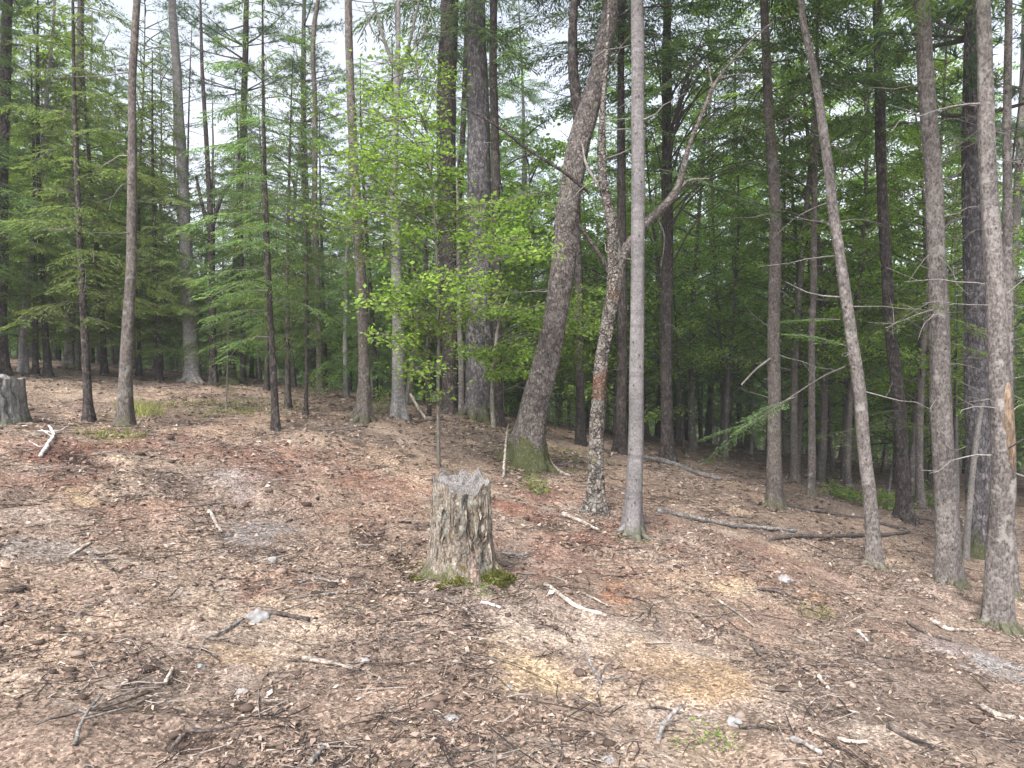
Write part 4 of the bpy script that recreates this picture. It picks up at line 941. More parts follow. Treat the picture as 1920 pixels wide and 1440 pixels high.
# left: thin wood, sky shows through
fill(8, -120, 600, 15.5, 24, [('bare',1.,.75,1.05,None,None)], 1.2)
fill(3, 1350, 1800, 14.5, 22, [('bare',1.,.75,1.05,None,None)], 1.2)
fill(24, -250, 600, 16.5, 32, [('hem_mid',.45,.7,1.0,None,None),('pine',.3,.6,.85,None,None),('hem_tall',.25,.6,.85,None,None)], 1.6)
fill(22, -250, 640, 17, 34, [('hem_mid',.4,.45,.75,'hemlock_olive',None),('decid',.3,.45,.7,None,None),('bush',.3,.7,1.2,None,None)], 1.2)
fill(26, -250, 760, 17, 34, [('bush',.55,.8,1.4,None,None),('hem_mid',.45,.4,.6,None,None)], 1.0)
# centre
fill(12, 690, 1000, 16.5, 32, [('hem_mid',.4,.6,.9,None,None),('decid',.4,.6,.85,None,None),('hem_tall',.2,.6,.8,None,None)], 1.4)
fill(20, 560, 1120, 16, 30, [('bush',.6,.7,1.3,'beech',None),('hem_mid',.4,.4,.65,None,None)], 1.1)
# right: dense
fill(22, 930, 1450, 14.5, 34, [('hem_tall',.28,.85,1.1,None,None),('hem_mid',.25,.8,1.1,None,None),('decid',.37,.8,1.1,None,None),('pine',.1,.8,1,None,None)], 1.5)
fill(25, 1350, 2180, 13.5, 34, [('hem_tall',.2,.85,1.1,None,None),('hem_mid',.2,.8,1.1,None,None),('decid',.55,.8,1.15,None,None),('pine',.05,.9,1.,None,None)], 1.5)
fill(9, -80, 260, 14.5, 22, [('bush',1.,1.,1.6,'beech',None)], .8)
fill(16, 1380, 2150, 16, 32, [('bush',.5,.8,1.5,None,None),('decid',.5,.4,.7,'beech',None)], 1.1)
fill(30, 900, 2250, 32, 58, [('hem_tall',.25,.9,1.25,None,None),('decid',.6,1,1.35,None,None),('hem_mid',.15,1,1.3,None,None)], 1.7)
fill(26, -350, 900, 34, 58, [('hem_mid',.4,.8,1.1,None,None),('decid',.4,.7,1.,None,None),('hem_tall',.2,.6,.75,None,None)], 1.7)

# thin shaded poles
pole_meshes = []
for q in range(5):
    h_ = rb.uniform(4.5, 8); t_, cen_ = straight_trunk(rb, h_, rb.uniform(.03, .06), M[['bark_dark','bark_brown','bark_grey','bark_dark','dead'][q]], sides=7, dz=.5, flare=.2, wob=.08)
    mb = MB()
    for k in range(16):
        z = rb.uniform(.8, h_*.95); a = rb.uniform(0, 6.28); L = rb.uniform(.25, .9); c = cen_(z); s = np.linspace(0, 1, 4)[:, None]
        tube(mb, c+np.array([cos(a), sin(a), rb.uniform(-.3, .2)])*L*s+np.array([0, 0, -.2*L])*s*s, np.linspace(.009, .002, 4), 3)
    pole_meshes.append((t_, mb.mesh('dead_twigs', M['limb'])))
def pole(x, y):
    z = float(ground(x, y)); zn = zone(x, y)
    root = thing('thin_pole_tree', (x, y, z-.02), 'bare pole tree '+zn, 'tree', 'thin pole trees '+zn, rb.uniform(0, 6.28))
    s = rb.uniform(.8, 1.25); root.scale = (s, s, s); root.rotation_euler = (rb.normal(0, .03), rb.normal(0, .03), rb.uniform(0, 6.28))
    t_, d_ = pole_meshes[rb.integers(0, 5)]; obj('trunk', t_, root); tag(obj('dead_twigs', d_, root), kind='stuff')
for q in range(70):
    y = rb.uniform(12.5, 27); px = rb.uniform(1150, 2050); x = (px-960)/FPX*y
    if px < 1400 and y < 16: continue
    if min(np.hypot(x-t_[0], y-t_[1]) for t_ in taken) < .6: continue
    taken.append(np.array([x, y])); pole(x, y)
for q in range(12):
    y = rb.uniform(16.5, 26); px = rb.uniform(350, 1150); x = (px-960)/FPX*y
    if min(np.hypot(x-t_[0], y-t_[1]) for t_ in taken) < .6: continue
    taken.append(np.array([x, y])); pole(x, y)

# far wood: one mass beyond the trees that can be told apart
mb = MB(); tm = MB(); C = []
for q in range(620):
    az = rb.uniform(-1.05, 1.05); d = rb.uniform(58, 84); x, y = d*sin(az), d*cos(az); z = float(base_h(np.array(x), np.array(y)))
    hgt = rb.uniform(8, 13) if az > -.05 else rb.uniform(6, 9.5)
    tube(tm, np.array([[x, y, z-.5], [x+rb.normal(0, .2), y, z+hgt*.9]]), [.14, .04], 5)
    m_ = 150; u = rb.random(m_); r_ = (1-u)**.6*rb.uniform(1.6, 2.6)*np.sqrt(rb.random(m_)); a = rb.uniform(0, 6.28, m_)
    C.append(np.stack([x+r_*np.cos(a), y+r_*np.sin(a), z+.8+u*hgt], -1))
mb.quads(leaf_quads(rb, np.concatenate(C), .55, .5))
o = obj('far_wood', mb.mesh('far_wood', M['maple'])); tag(o, 'far-off green wood closing the view behind the trunks', 'wood', kind='stuff')
o = obj('far_trunks', tm.mesh('far_trunks', M['bark_dark'])); tag(o, 'crowded distant trunks of the far-off wood', 'wood', kind='stuff')

# ------------------------------------------------------------------ the cut stump
def stump(name, label, center, rtop, rbot, h, mats, seed, rim=.05, crack=None, tilt=(0, 0), spike=None, flare=.35):
    rg = np.random.default_rng(seed); A, K = 96, 46
    root = thing(name, center, label, 'stump')
    a = np.arange(A)*2*pi/A; u = np.linspace(0, 1, K)
    ca, sa = np.cos(a)[None], np.sin(a)[None]
    top = h*(1+rim*fbm(ca[0]*3+seed, sa[0]*3, 0, seed, 4))+tilt[0]*ca[0]*rtop+tilt[1]*sa[0]*rtop
    if spike is not None:
        for (a0, w, hh) in spike:
            da = np.abs((a-a0+pi) % (2*pi)-pi); top = top+hh*np.clip(1-da/w, 0, 1)**.7
    zz = -.15+(top[None]+.15)*u[:, None]
    uu = np.clip(zz/h, 0, 1)
    r = rtop+(rbot-rtop)*(1-uu)**1.5+flare*rbot*np.exp(-np.maximum(zz, 0)/.10)*(.6+.7*np.maximum(0, np.cos(a*4+seed))[None]**2)
    r = r*(1+.03*fbm(ca*6, sa*6, zz*.9, seed, 3)+.03*vn(ca*13, sa*13, zz*1.1, seed+3)+.05*vn(ca*2.2, sa*2.2, zz*.8, seed+6)+.022*vn(ca*9, sa*9, zz*14, seed+13)+.016*vn(ca*24, sa*24, zz*9, seed+14))
    if crack:
        for (a0, w0, w1, dep, zlo, zhi) in crack:
            ac = a0+.35*(1-uu)+.06*np.sin(zz*30)
            da = np.abs((a[None]-ac+pi) % (2*pi)-pi); inz = np.clip((zz-zlo)/.08, 0, 1)*np.clip((zhi-zz)/.08+1, 0, 1)
            r = r*(1-dep*np.clip(1-da/(w0+(w1-w0)*uu), 0, 1)**.8*inz)
    V = np.stack([r*ca, r*sa, zz], -1)
    mb = MB(); i = np.arange(K-1)[:, None]*A; j = np.arange(A)[None]; kx = (j+1) % A
    mb.add(V, np.stack([i+j, i+kx, i+A+kx, i+A+j], -1).reshape(-1, 4))
    obj('bark', mb.mesh('bark', mats[0], True), root)
    # weathered end wood: rings from the rim inward, fibrous and uneven
    mb = MB(); RG = 18; t = np.linspace(1, .02, RG)[:, None]
    zt = top[None]*t+(h+tilt[0]*0)*(1-t)-.012-.06*(1-t)**.5*t+.018*vn(ca*t*9, sa*t*9, 0, seed+31)+.009*vn(ca*t*30, sa*t*30, 0, seed+33)
    zt[0] = top-.004
    rr = r[-1][None]*t*.985
    V2 = np.stack([rr*ca, rr*sa, zt], -1); i = np.arange(RG-1)[:, None]*A
    mb.add(V2, np.stack([i+j, i+kx, i+A+kx, i+A+j], -1).reshape(-1, 4), (np.arange(A)+(RG-1)*A)[None])
    obj('end_wood', mb.mesh('end_wood', mats[1], True), root)
    return root, r, zz, top, a

sc = hit(862, 1092); sc[1] += .22; sc[2] = float(ground(sc[0], sc[1]))
S, sr, sz, stop, sa_ = stump('cut_stump', 'weathered grey-brown cut stump with mossy foot standing in the open clearing', sc, .222, .25, .70, (M['stump_bark'], M['end_grain']), 5, rim=.055,
    crack=[(-1.35,.08,.18,.36,.18,.60),(-.95,.12,.06,.3,.05,.5),(-2.3,.05,.09,.22,.2,.8),(-1.75,.05,.05,.16,.1,.8)], tilt=(-.02,.20), spike=[(2.3,.4,.04),(-2.45,.5,.09),(-1.95,.16,.06),(-.35,.4,.05),(1.0,.2,.05),(3.0,.25,.05),(.4,.2,.03),(1.6,.25,.03)])
mb = MB()                                                # dark hollow behind the split
zz_ = np.linspace(.12, .58, 14); P = np.stack([.02+.05*(zz_-.3), np.full(14, -.06), zz_], -1); tube(mb, P, .085*np.sin(np.linspace(.3, 2.9, 14)), 9); obj('hollow', mb.mesh('hollow', M['hollow'], True), S)
rg = np.random.default_rng(77)
for q in range(46):                                      # splinters of grey wood along the rim and down the broken face
    a = rg.uniform(-2.9, .2) if q < 34 else rg.uniform(.2, 3.4)
    k_ = int((a % (2*pi))/(2*pi)*96) % 96; z = stop[k_]
    rad_ = sr[-1, k_]*rg.uniform(.55, .99); c = np.array([rad_*cos(a), rad_*sin(a), z-rg.uniform(.05, .12)])
    e = c+np.array([rg.normal(0, .012), rg.normal(0, .012), rg.uniform(.03, .08)])
    mb = MB(); w = rg.uniform(.003, .008); tube(mb, np.stack([c, (c+e)/2, e]), [w, w*.8, w*.15], 4)
    o = obj('splinter', mb.mesh('splinter', M['stump_wood' if q % 3 else 'stick_grey']), S)
for q in range(60):                                      # bark ridges standing proud of the side
    a = rg.uniform(-3.0, -.1); zc = rg.uniform(.1, .5); ln = rg.uniform(.08, .22); zq = np.linspace(zc, zc+ln, 6); P = []
    aa = a+rg.normal(0, .02)
    for z in zq:
        k_ = int((aa % (2*pi))/(2*pi)*96) % 96; kk = np.argmin(np.abs(sz[:, k_]-z)); rr_ = sr[kk, k_]+.002; P.append([rr_*cos(aa), rr_*sin(aa), z])
    if zc+ln > stop[k_]: continue
    mb = MB(); tube(mb, np.array(P), .011*np.sin(np.linspace(.25, 2.9, 6))*rg.uniform(.6, 1.2), 5); obj('bark_plate', mb.mesh('bark_plate', M['stump_bark'], True), S)
def root_part(parent, pts_, rads, mat, seed):
    P = spline(pts_, 14); r_ = np.interp(np.linspace(0, 1, 14), np.linspace(0, 1, len(rads)), rads)
    aa = np.arange(12)*2*pi/12; rr = r_[:, None]*(1+.2*fbm(np.cos(aa)[None]*2, np.sin(aa)[None]*2, np.linspace(0, 4, 14)[:, None], seed, 3))
    mb = MB(); tube(mb, P, rr, 12, True); obj('root', mb.mesh('root', mat, True), parent)
root_part(S, [(.075,-.17,.27),(.10,-.235,.15),(.125,-.285,.03),(.12,-.34,-.08)], [.018,.032,.042,.03], M['root'], 2)
root_part(S, [(-.17,-.06,.16),(-.24,-.12,.05),(-.31,-.16,-.05)], [.05,.05,.03], M['stump_bark'], 3)
root_part(S, [(.19,-.02,.15),(.26,-.05,.05),(.36,-.08,-.05)], [.05,.05,.03], M['stump_bark'], 4)
root_part(S, [(-.03,-.21,.14),(-.05,-.28,.03),(-.06,-.36,-.06)], [.05,.05,.03], M['stump_bark'], 5)
def cushion(parent, c, rx, ry, rz, seed, world=None):
    """a moss cushion: thousands of tiny tufts over a lumpy dome"""
    rg = np.random.default_rng(seed); n_ = 900
    a = rg.uniform(0, 2*pi, n_); t = np.sqrt(rg.random(n_)); k_ = 1+.3*vn(np.cos(a)*2, np.sin(a)*2, 0, seed)
    p = np.stack([c[0]+rx*t*np.cos(a)*k_, c[1]+ry*t*np.sin(a)*k_, c[2]+rz*np.sqrt(np.maximum(0, 1-t**2))*(1+.4*vn(t*np.cos(a)*6, t*np.sin(a)*6, 0, seed+2))-.01], -1)
    d = nrm(rg.normal(0, .6, (n_, 3))+np.array([0, -.3, .9])); w = nrm(np.cross(d, rg.normal(0, 1, (n_, 3))))*.006; L = rg.uniform(.012, .028, n_)[:, None]
    mb = MB(); mb.tris(np.stack([p-w, p+w, p+d*L], -2))
    th = np.linspace(0, 2*pi, 15)[:-1]; ph = np.linspace(0, 1, 6)
    V = np.array([[c[0]+rx*.97*q*cos(x), c[1]+ry*.97*q*sin(x), c[2]+rz*.9*math.sqrt(max(0, 1-q*q))-.012] for q in ph for x in th])
    i = np.arange(5)[:, None]*14; j = np.arange(14)[None]; kx = (j+1) % 14
    mb.add(V, np.stack([i+j, i+kx, i+14+kx, i+14+j], -1).reshape(-1, 4))
    return tag(obj('moss', mb.mesh('moss', M['moss']), parent), kind='stuff')
for q, (cx, cy, cz, rx, ry, rz_) in enumerate([(-.02,-.285,.03,.085,.05,.04),(-.29,-.16,.0,.06,.04,.03),(.27,-.14,.03,.085,.05,.04),(.19,-.23,.03,.06,.04,.035),(.36,-.10,.0,.05,.05,.03),
        (-.36,-.10,.0,.045,.04,.03),(-.13,-.34,.0,.04,.03,.025),(.30,-.24,.0,.05,.04,.02)]):
    cushion(S, (cx, cy, cz), rx, ry, rz_, q+1)

ls = hit(-34, 792); ls[1] += .2; ls[2] = float(ground(ls[0], ls[1]))
S2, *_ = stump('cut_stump', 'broad grey furrowed stump half cut off by the edge of the clearing view', ls, .27, .295, .5, (M['stump_grey'], M['end_grain']), 9, rim=.05, flare=.12, crack=[(-1.2,.06,.05,.15,0,.6),(-.8,.05,.05,.14,0,.6),(-1.6,.05,.05,.14,0,.6),(-.4,.05,.05,.12,0,.6)], tilt=(-.05,.03))

# ------------------------------------------------------------------ sticks, logs, rocks that can be told apart
def stick(label, P, r0, r1, mat, name='fallen_stick', cat='stick', group=None, lift=.6, forks=(), knob=.12, sides=8, dz=0.):
    """P: pixel points on the ground."""
    W = np.array([hit(*p[:2]) for p in P]); o_ = W[0].copy()
    seed = int(abs(P[0][0]*7+P[0][1]*3)) % 9999; rg = np.random.default_rng(seed)
    L = np.linalg.norm(np.diff(W, axis=0), axis=1).sum(); n_ = max(8, min(40, int(L/.03)))
    S_ = spline(W, n_); S_[:, 2] = .5*S_[:, 2]+.5*ground(S_[:, 0], S_[:, 1])
    # lie on the highest of the soil under it, not dip with each bump
    S_[:, 2] = np.convolve(np.pad(S_[:, 2], 3, 'edge'), np.ones(7)/7, 'valid')+np.linspace(r0, r1, n_)*lift+dz+.006
    for q, p in enumerate(P):
        if len(p) > 2:
            t = np.linspace(0, len(P)-1, n_); S_[:, 2] += p[2]*np.clip(1-np.abs(t-q), 0, 1)
    S_ = S_-o_; S_[1:-1, :2] += rg.normal(0, .15*r0, (n_-2, 2))
    r_ = np.linspace(r0, r1, n_)*(1+knob*rg.normal(0, 1, n_))
    mb = MB(); tube(mb, S_, r_, sides, True)
    for (t0, dx, dy_, dz_, rr) in forks:
        k = int(t0*(n_-1)); e = S_[k]+np.array([dx, dy_, dz_]); mid = (S_[k]+e)/2+rg.normal(0, .02, 3)
        tube(mb, np.stack([S_[k], mid, e]), [rr, rr*.8, rr*.35], 5, True)
    o = obj(name, mb.mesh(name, M['stick_'+mat], True), loc=o_); return tag(o, label, cat, group)
stick('curved pale stick lying in front of the orange soil patch', [(1022,1104),(1048,1126),(1085,1146),(1137,1162)], .017, .013, 'pale')
stick('short straight pale stick lying in litter below the white stone', [(568,1235),(610,1246),(662,1256)], .015, .008, 'pale')
stick('long thin grey stick lying between white stone and cut stump', [(548,1130),(620,1122),(692,1112)], .008, .006, 'grey')
stick('long grey log lying across the litter behind the leaning slender tree', [(1232,966),(1330,982),(1420,995),(1492,1004)], .034, .022, 'grey', name='fallen_log', cat='log')
stick('long dark log lying flat at the foot of the leaning slender tree', [(1440,1012),(1520,1008),(1610,1008),(1705,1006)], .03, .022, 'dark', name='fallen_log', cat='log')
stick('pale broken log lying beside the very dark straight trunk', [(1185,862),(1245,870),(1300,886),(1350,902)], .06, .04, 'grey', name='fallen_log', cat='log')
stick('dark pole lying between the reddish trunk and the kinked dark one', [(1470,948),(1560,965),(1640,982),(1700,996)], .03, .018, 'dark', name='fallen_log', cat='log')
stick('bleached white branch lying near the half-hidden grey stump', [(76,862),(90,842,.02),(101,822,.03),(92,800)], .018, .012, 'white', forks=[(.55,-.15,.05,.08,.008),(.3,-.14,-.04,.05,.007),(.8,.1,.1,.05,.006),(.7,-.2,.06,.02,.006)])
stick('pale bent stick above the ash grey soil patch', [(392,958),(402,975),(414,994)], .02, .014, 'pale')
stick('pale stick propped upright at the mossy foot of the leaning trunk', [(944,895),(948,868,.22),(953,842,.38)], .016, .012, 'pale')
stick('pale broken branch lying beside the mossy foot of the leaning trunk', [(1022,868),(1045,882),(1068,897)], .03, .02, 'pale', forks=[(.4,-.1,0,.12,.012)])
stick('split pale stick lying beside the mottled trunk on red soil', [(1055,968),(1085,980),(1122,998)], .024, .016, 'pale')
stick('dark forked stick standing out of the sandy soil patch', [(1086,1238,.12),(1110,1262,.03),(1128,1280)], .006, .009, 'grey', forks=[(.95,.12,.02,.14,.006),(.9,.18,-.02,.05,.006),(.95,-.04,-.16,.0,.005)])
stick('bent grey stick lying right of the sandy patch', [(1234,1382),(1248,1358,.03),(1278,1338,.05)], .012, .009, 'grey', forks=[(.5,-.1,.05,.01,.006)])
stick('thin tan stick lying just below the small sandy patch', [(1345,1127),(1378,1146),(1416,1178)], .011, .006, 'pale')
stick('straight dark stick lying diagonally on the slope below the tan soil', [(1408,1210),(1440,1236),(1472,1260)], .011, .008, 'dark')
stick('short pale stick lying below the straight dark diagonal stick', [(1534,1276),(1544,1290),(1553,1303)], .013, .01, 'pale')
stick('dark stick slanting across the litter beside the pale clay patch', [(1665,1374),(1705,1392),(1752,1408)], .013, .009, 'dark')
stick('grey stick lying at the lower edge of the clearing', [(1482,1398),(1510,1410),(1542,1424)], .014, .01, 'grey')
stick('tan split branch lying near the grey clay patch', [(1842,1322),(1872,1336),(1905,1346)], .016, .012, 'pale')
stick('grey forked branch lying in the corner litter pile', [(140,1430),(160,1390,.04),(192,1345,.05)], .009, .005, 'grey', forks=[(.5,.25,.12,.05,.005),(.6,-.22,.1,.02,.004),(.75,.18,.25,.02,.004)])
stick('thin dark branch lying across the corner litter pile', [(70,1380),(110,1368),(190,1348),(285,1308)], .008, .006, 'dark', forks=[(.6,.1,.12,.02,.004)])
stick('curved dark branch lying in the dark litter hollow', [(318,1428),(350,1398,.02),(395,1396,.02),(450,1372)], .009, .005, 'dark', forks=[(.5,-.12,.1,.02,.006)])
stick('thin pale stick poking out beside the white stone', [(388,1196),(420,1180),(458,1160)], .011, .008, 'grey', forks=[(.7,.06,.05,.02,.005)])
stick('short black stick lying against the white stone', [(505,1152),(540,1155),(580,1166)], .016, .012, 'dark')
stick('pale plank end sticking up between slim trunks on the crest', [(798,787),(784,776,.1),(770,764,.22)], .032, .028, 'pale', sides=4, knob=.03)
stick('long dark branch lying at the top of the crest before the thickest trunk', [(770,792),(820,790,.02),(860,796)], .02, .012, 'dark')
stick('short white chip of wood below the cut stump', [(902,1136),(918,1141),(938,1148)], .012, .009, 'white', sides=5)
stick('split tan stick lying in the litter near the ash grey soil at the edge', [(128,1042),(150,1032),(172,1020)], .012, .008, 'pale')
stick('dark thin stick lying in litter left of the ash grey patch', [(178,1048),(196,1060),(226,1078)], .009, .006, 'dark')
stick('dark crooked stick in the litter below the tan soil spot', [(352,1220),(380,1228),(408,1240)], .010, .007, 'dark')
stick('grey crooked stick at the foot of the cut stump', [(940,1030),(972,1040,.02),(1000,1036,.02)], .012, .008, 'grey', forks=[(.5,.05,-.2,.02,.007)])
stick('thin tan stick beside the orange soil patch', [(1098,1124),(1118,1132),(1142,1144)], .009, .006, 'pale')
stick('dark stick half buried by the yellow moss patch', [(1415,1100),(1460,1112),(1505,1130)], .014, .01, 'dark')
stick('bleached chip lying on the slope above the straight dark stick', [(1608,1186),(1616,1196),(1626,1206)], .014, .008, 'white', sides=5)
stick('brown branch lying below the foot of the scarred trunk', [(1745,1164),(1775,1176),(1800,1180),(1850,1186)], .022, .012, 'pale')
stick('thin grey branch lying left of the cut stump', [(560,1100),(590,1094),(640,1104)], .008, .005, 'grey', forks=[(.4,.1,.1,.02,.005)])
stick('grey stick lying in the litter at the picture bottom below the pale soil', [(580,1432),(600,1412),(612,1398)], .012, .008, 'grey')
stick('short brown stick lying above the twisted dark branch', [(310,1282),(318,1268),(324,1254)], .010, .008, 'pale')
stick('dark branch on the slope near the scarred trunk base', [(1700,1170),(1735,1190),(1790,1215)], .012, .007, 'dark')
stick('thin dark stick lying on the pale clay patch', [(1385,1365),(1420,1370),(1450,1382)], .009, .006, 'dark')
stick('pale stick lying in bottom litter left of the pale clay', [(1570,1395),(1600,1404),(1625,1404)], .010, .007, 'pale')
stick('long thin dark branch below the twin slopes of pale clay', [(1205,1330),(1240,1322),(1276,1328)], .007, .005, 'dark')
stick('slanting grey dead stem leaning in the green ferns', [(1665,945),(1670,912,.28),(1678,872,.62)], .03, .02, 'grey')
stick('thin dark branch on the crest below the thin young hemlocks', [(690,800),(640,804),(600,812)], .014, .01, 'grey')

def rock(label, px, py, wpx, hpx, seed):
    p = hit(px, py); r = wpx/2/FPX*p[1]; rz_ = hpx/FPX*p[1]*.62
    th = np.linspace(0, 2*pi, 19)[:-1]; ph = np.linspace(-.5, pi/2, 9)
    V = []
    for q in ph:
        d = np.stack([np.cos(th)*cos(q), np.sin(th)*cos(q), np.full(18, sin(q))], -1)
        k = 1+.38*fbm(d[:, 0]*1.6+seed, d[:, 1]*1.6, d[:, 2]*1.6, seed, 3)
        k = np.round(k*7)/7*.5+k*.5
        V.append(d*k[:, None]*np.array([r, r*.75, rz_]))
    V = np.array(V); mb = MB(); i = np.arange(8)[:, None]*18; j = np.arange(18)[None]; kx = (j+1) % 18
    mb.add(V, np.stack([i+j, i+kx, i+18+kx, i+18+j], -1).reshape(-1, 4))
    o = obj('stone', mb.mesh('stone', M['rock'], False), loc=(p[0], p[1], p[2]-.25*rz_)); o.rotation_euler = (0, 0, seed)
    return tag(o, label, 'stone')
rock('largest white stone lying in litter with a black stick against it', 485, 1156, 50, 22, 1)
rock('small bright white stone by the ash grey soil patch', 513, 1054, 26, 16, 2)
rock('grey-white stone lying above the bottom sandy patch', 455, 1310, 28, 16, 3)
rock('whitish stone lying at the edge of the pale clay', 1378, 1350, 40, 18, 4)
rock('white stone lying on the slope above the yellow moss patch', 1470, 1088, 30, 14, 5)
rock('small pale stone beside the short straight pale stick', 684, 1244, 20, 10, 6)
rock('small white pebble left of the tan soil spot', 377, 1248, 14, 12, 7)
rock('pale flat stone at the bottom near the pale clay', 1140, 1418, 30, 14, 8)
rock('tiny white pebble below the main sandy patch', 955, 1283, 14, 9, 9)
rock('whitish stone lying among the bottom litter near the twisted twigs', 848, 1345, 36, 12, 12)

# ------------------------------------------------------------------ small plants
def tuft_plant(label, px, py, spread, n_, size, mat, name, cat, hgt=.2, seed=0):
    p = hit(px, py); rg = np.random.default_rng(seed+px)
    root = thing(name, p, label, cat)
    mb, lf = MB(), MB(); C = []
    for q in range(n_):
        a = rg.uniform(0, 6.28); r_ = spread*math.sqrt(rg.random()); x, y = r_*cos(a), r_*sin(a); z = float(ground(p[0]+x, p[1]+y))-p[2]
        e = np.array([x+rg.normal(0, .04), y+rg.normal(0, .04), z+hgt*rg.uniform(.4, 1.2)])
        tube(mb, np.stack([[x, y, z-.02], e]), [.003, .0015], 3)
        m_ = 9; C.append(e-np.array([0, 0, 1])*rg.uniform(0, .5, (m_, 1))*hgt+rg.normal(0, .035+.12*size, (m_, 3)))
    lf.quads(leaf_quads(rg, np.concatenate(C), size))
    tag(obj('stems', mb.mesh('stems', M['bark_sapling']), root), kind='stuff'); tag(obj('leaves', lf.mesh('leaves', mat), root), kind='stuff')
def grass_tuft(label, px, py, spread, n_, hgt, seed=0):
    p = hit(px, py); rg = np.random.default_rng(seed+px)
    a = rg.uniform(0, 6.28, n_); r_ = spread*np.sqrt(rg.random(n_)); x, y = r_*np.cos(a)*1.3, r_*np.sin(a)
    z = ground(p[0]+x, p[1]+y)-p[2]; b0 = np.stack([x, y, z-.01], -1)
    d = nrm(rg.normal(0, .45, (n_, 3))*np.array([1, 1, .2])+np.array([0, 0, 1])); L = hgt*rg.uniform(.4, 1.2, n_)[:, None]
    w = nrm(np.cross(d, rg.normal(0, 1, (n_, 3))))*.005
    mid = b0+d*L*.6; tip = b0+d*L+np.stack([d[:, 0], d[:, 1], -.3+0*x], -1)*L*.25
    mb = MB(); mb.quads(np.stack([b0-w, b0+w, mid+w*.8, mid-w*.8], -2)); mb.tris(np.stack([mid-w*.8, mid+w*.8, tip], -2))
    o = obj('grass_tuft', mb.mesh('grass_tuft', M['grass']), loc=p); tag(o, label, 'grass', kind='stuff')
grass_tuft('broad pale yellow-green grass patch round the tiny hemlock sapling', 445, 765, .85, 330, .13)
grass_tuft('pale dry grass beside the slender brown-grey trunk', 262, 775, .28, 160, .26)
grass_tuft('short green grass at the foot of the slender brown-grey trunk', 205, 815, .3, 110, .11)
tuft_plant('yellow-green seedlings beside the short dark-stemmed young hemlock', 608, 742, .4, 36, .06, M['beech'], 'seedling_clump', 'plant', .45)
tuft_plant('yellow-green seedling between the flared slim trunk and grey forked one', 714, 770, .22, 18, .055, M['beech'], 'seedling_clump', 'plant', .4)
tuft_plant('small green seedlings on red soil beyond the cut stump', 1000, 918, .16, 16, .045, M['beech'], 'seedling_clump', 'plant', .14)
tuft_plant('tiny green seedlings at the root of the cut stump', 905, 1118, .06, 12, .022, M['maple'], 'seedling_clump', 'plant', .05)
tuft_plant('bright green fern clump between the leaning slender tree and the kinked dark trunk', 1662, 955, .35, 50, .07, M['beech'], 'fern_clump', 'fern', .3)
tuft_plant('bright green fern clump left of the leaning slender tree', 1585, 935, .4, 46, .07, M['beech'], 'fern_clump', 'fern', .22)
tuft_plant('low green plants in shade beside the thick scaly grey trunk', 1735, 950, .5, 40, .07, M['maple'], 'fern_clump', 'fern', .35)
tuft_plant('yellow-green moss plants lying on the slope near the dark half-buried stick', 1525, 1147, .14, 22, .025, M['moss'], 'moss_clump', 'moss', .04)
tuft_plant('small green plants at the bottom edge of the pale clay', 1335, 1388, .10, 20, .02, M['maple'], 'seedling_clump', 'plant', .03)
tuft_plant('bright green brambles beyond the mossy leaning trunk', 1050, 800, .6, 70, .07, M['beech'], 'bramble_clump', 'plant', .6)
tuft_plant('bright green brambles behind the mottled forked trunk', 1160, 800, .7, 90, .07, M['beech'], 'bramble_clump', 'plant', .9)
tuft_plant('bright green brambles behind the thickest grey trunk', 960, 770, .5, 50, .07, M['beech'], 'bramble_clump', 'plant', .6)

# ------------------------------------------------------------------ leaf litter, chips, twigs
rl = np.random.default_rng(99)
def scatter(n_, d0, d1, half=.80, thin=True):
    d = np.exp(rl.uniform(math.log(d0), math.log(d1), n_)); az = rl.uniform(-half, half, n_)
    x, y = d*np.tan(az)*.95, d
    if thin:
        keep = np.ones(n_, bool); nz_ = .75*fbm(x*2.4, y*2.4, 0, 90, 4)+.3*fbm(x*9, y*9, 0, 95, 3)
        for (cx, cy, wx, wy, a, bare_) in PW:
            if not bare_: continue
            f = np.clip(1.1-.9*np.hypot((x-cx)/wx, (y-cy)/wy)+nz_, 0, 1)*a
            keep &= rl.random(n_) > f*.9
        cl = fbm(x*1.1, y*1.1, 0, 123, 3)+.5*fbm(x*4.5, y*4.5, 0, 133, 2)
        keep &= rl.random(n_) < .60+.60*cl
        keep &= np.hypot(x-sc[0], y-sc[1]) > .2
        x, y, d = x[keep], y[keep], d[keep]
    return x, y, d
x, y, d = scatter(330000, 2.2, 24)
bx, by = [x], [y]
for kk_, t_ in T.items():
    f_ = t_[1]; r_ = t_[3](.15); q_ = 260; aa_ = rl.uniform(0, 6.28, q_); rr_ = r_*1.1+np.abs(rl.normal(0, .12, q_))
    bx.append(f_[0]+rr_*np.cos(aa_)); by.append(f_[1]+rr_*np.sin(aa_))
q_ = 900; aa_ = rl.uniform(0, 6.28, q_); rr_ = .30+np.abs(rl.normal(0, .10, q_)); bx.append(sc[0]+rr_*np.cos(aa_)); by.append(sc[1]+rr_*np.sin(aa_))
x, y = np.concatenate(bx), np.concatenate(by); d = y
n_ = len(x); z = ground(x, y)+.004+.012*rl.random(n_)**2
a = rl.uniform(0, 6.28, n_); dirv = np.stack([np.cos(a), np.sin(a), rl.normal(0, .28, n_)], -1); dirv = nrm(dirv)
up = nrm(np.array([0, 0, 1])+rl.normal(0, .38, (n_, 3))); w = nrm(np.cross(dirv, up)); up = np.cross(w, dirv)
s = (.0036+.024*rl.random(n_)**5)*np.clip(.45+.13*d, .75, 2.1); s = s[:, None]
asp = rl.uniform(.28, .7, n_)[:, None]; curl = rl.normal(.15, .22, n_)[:, None]
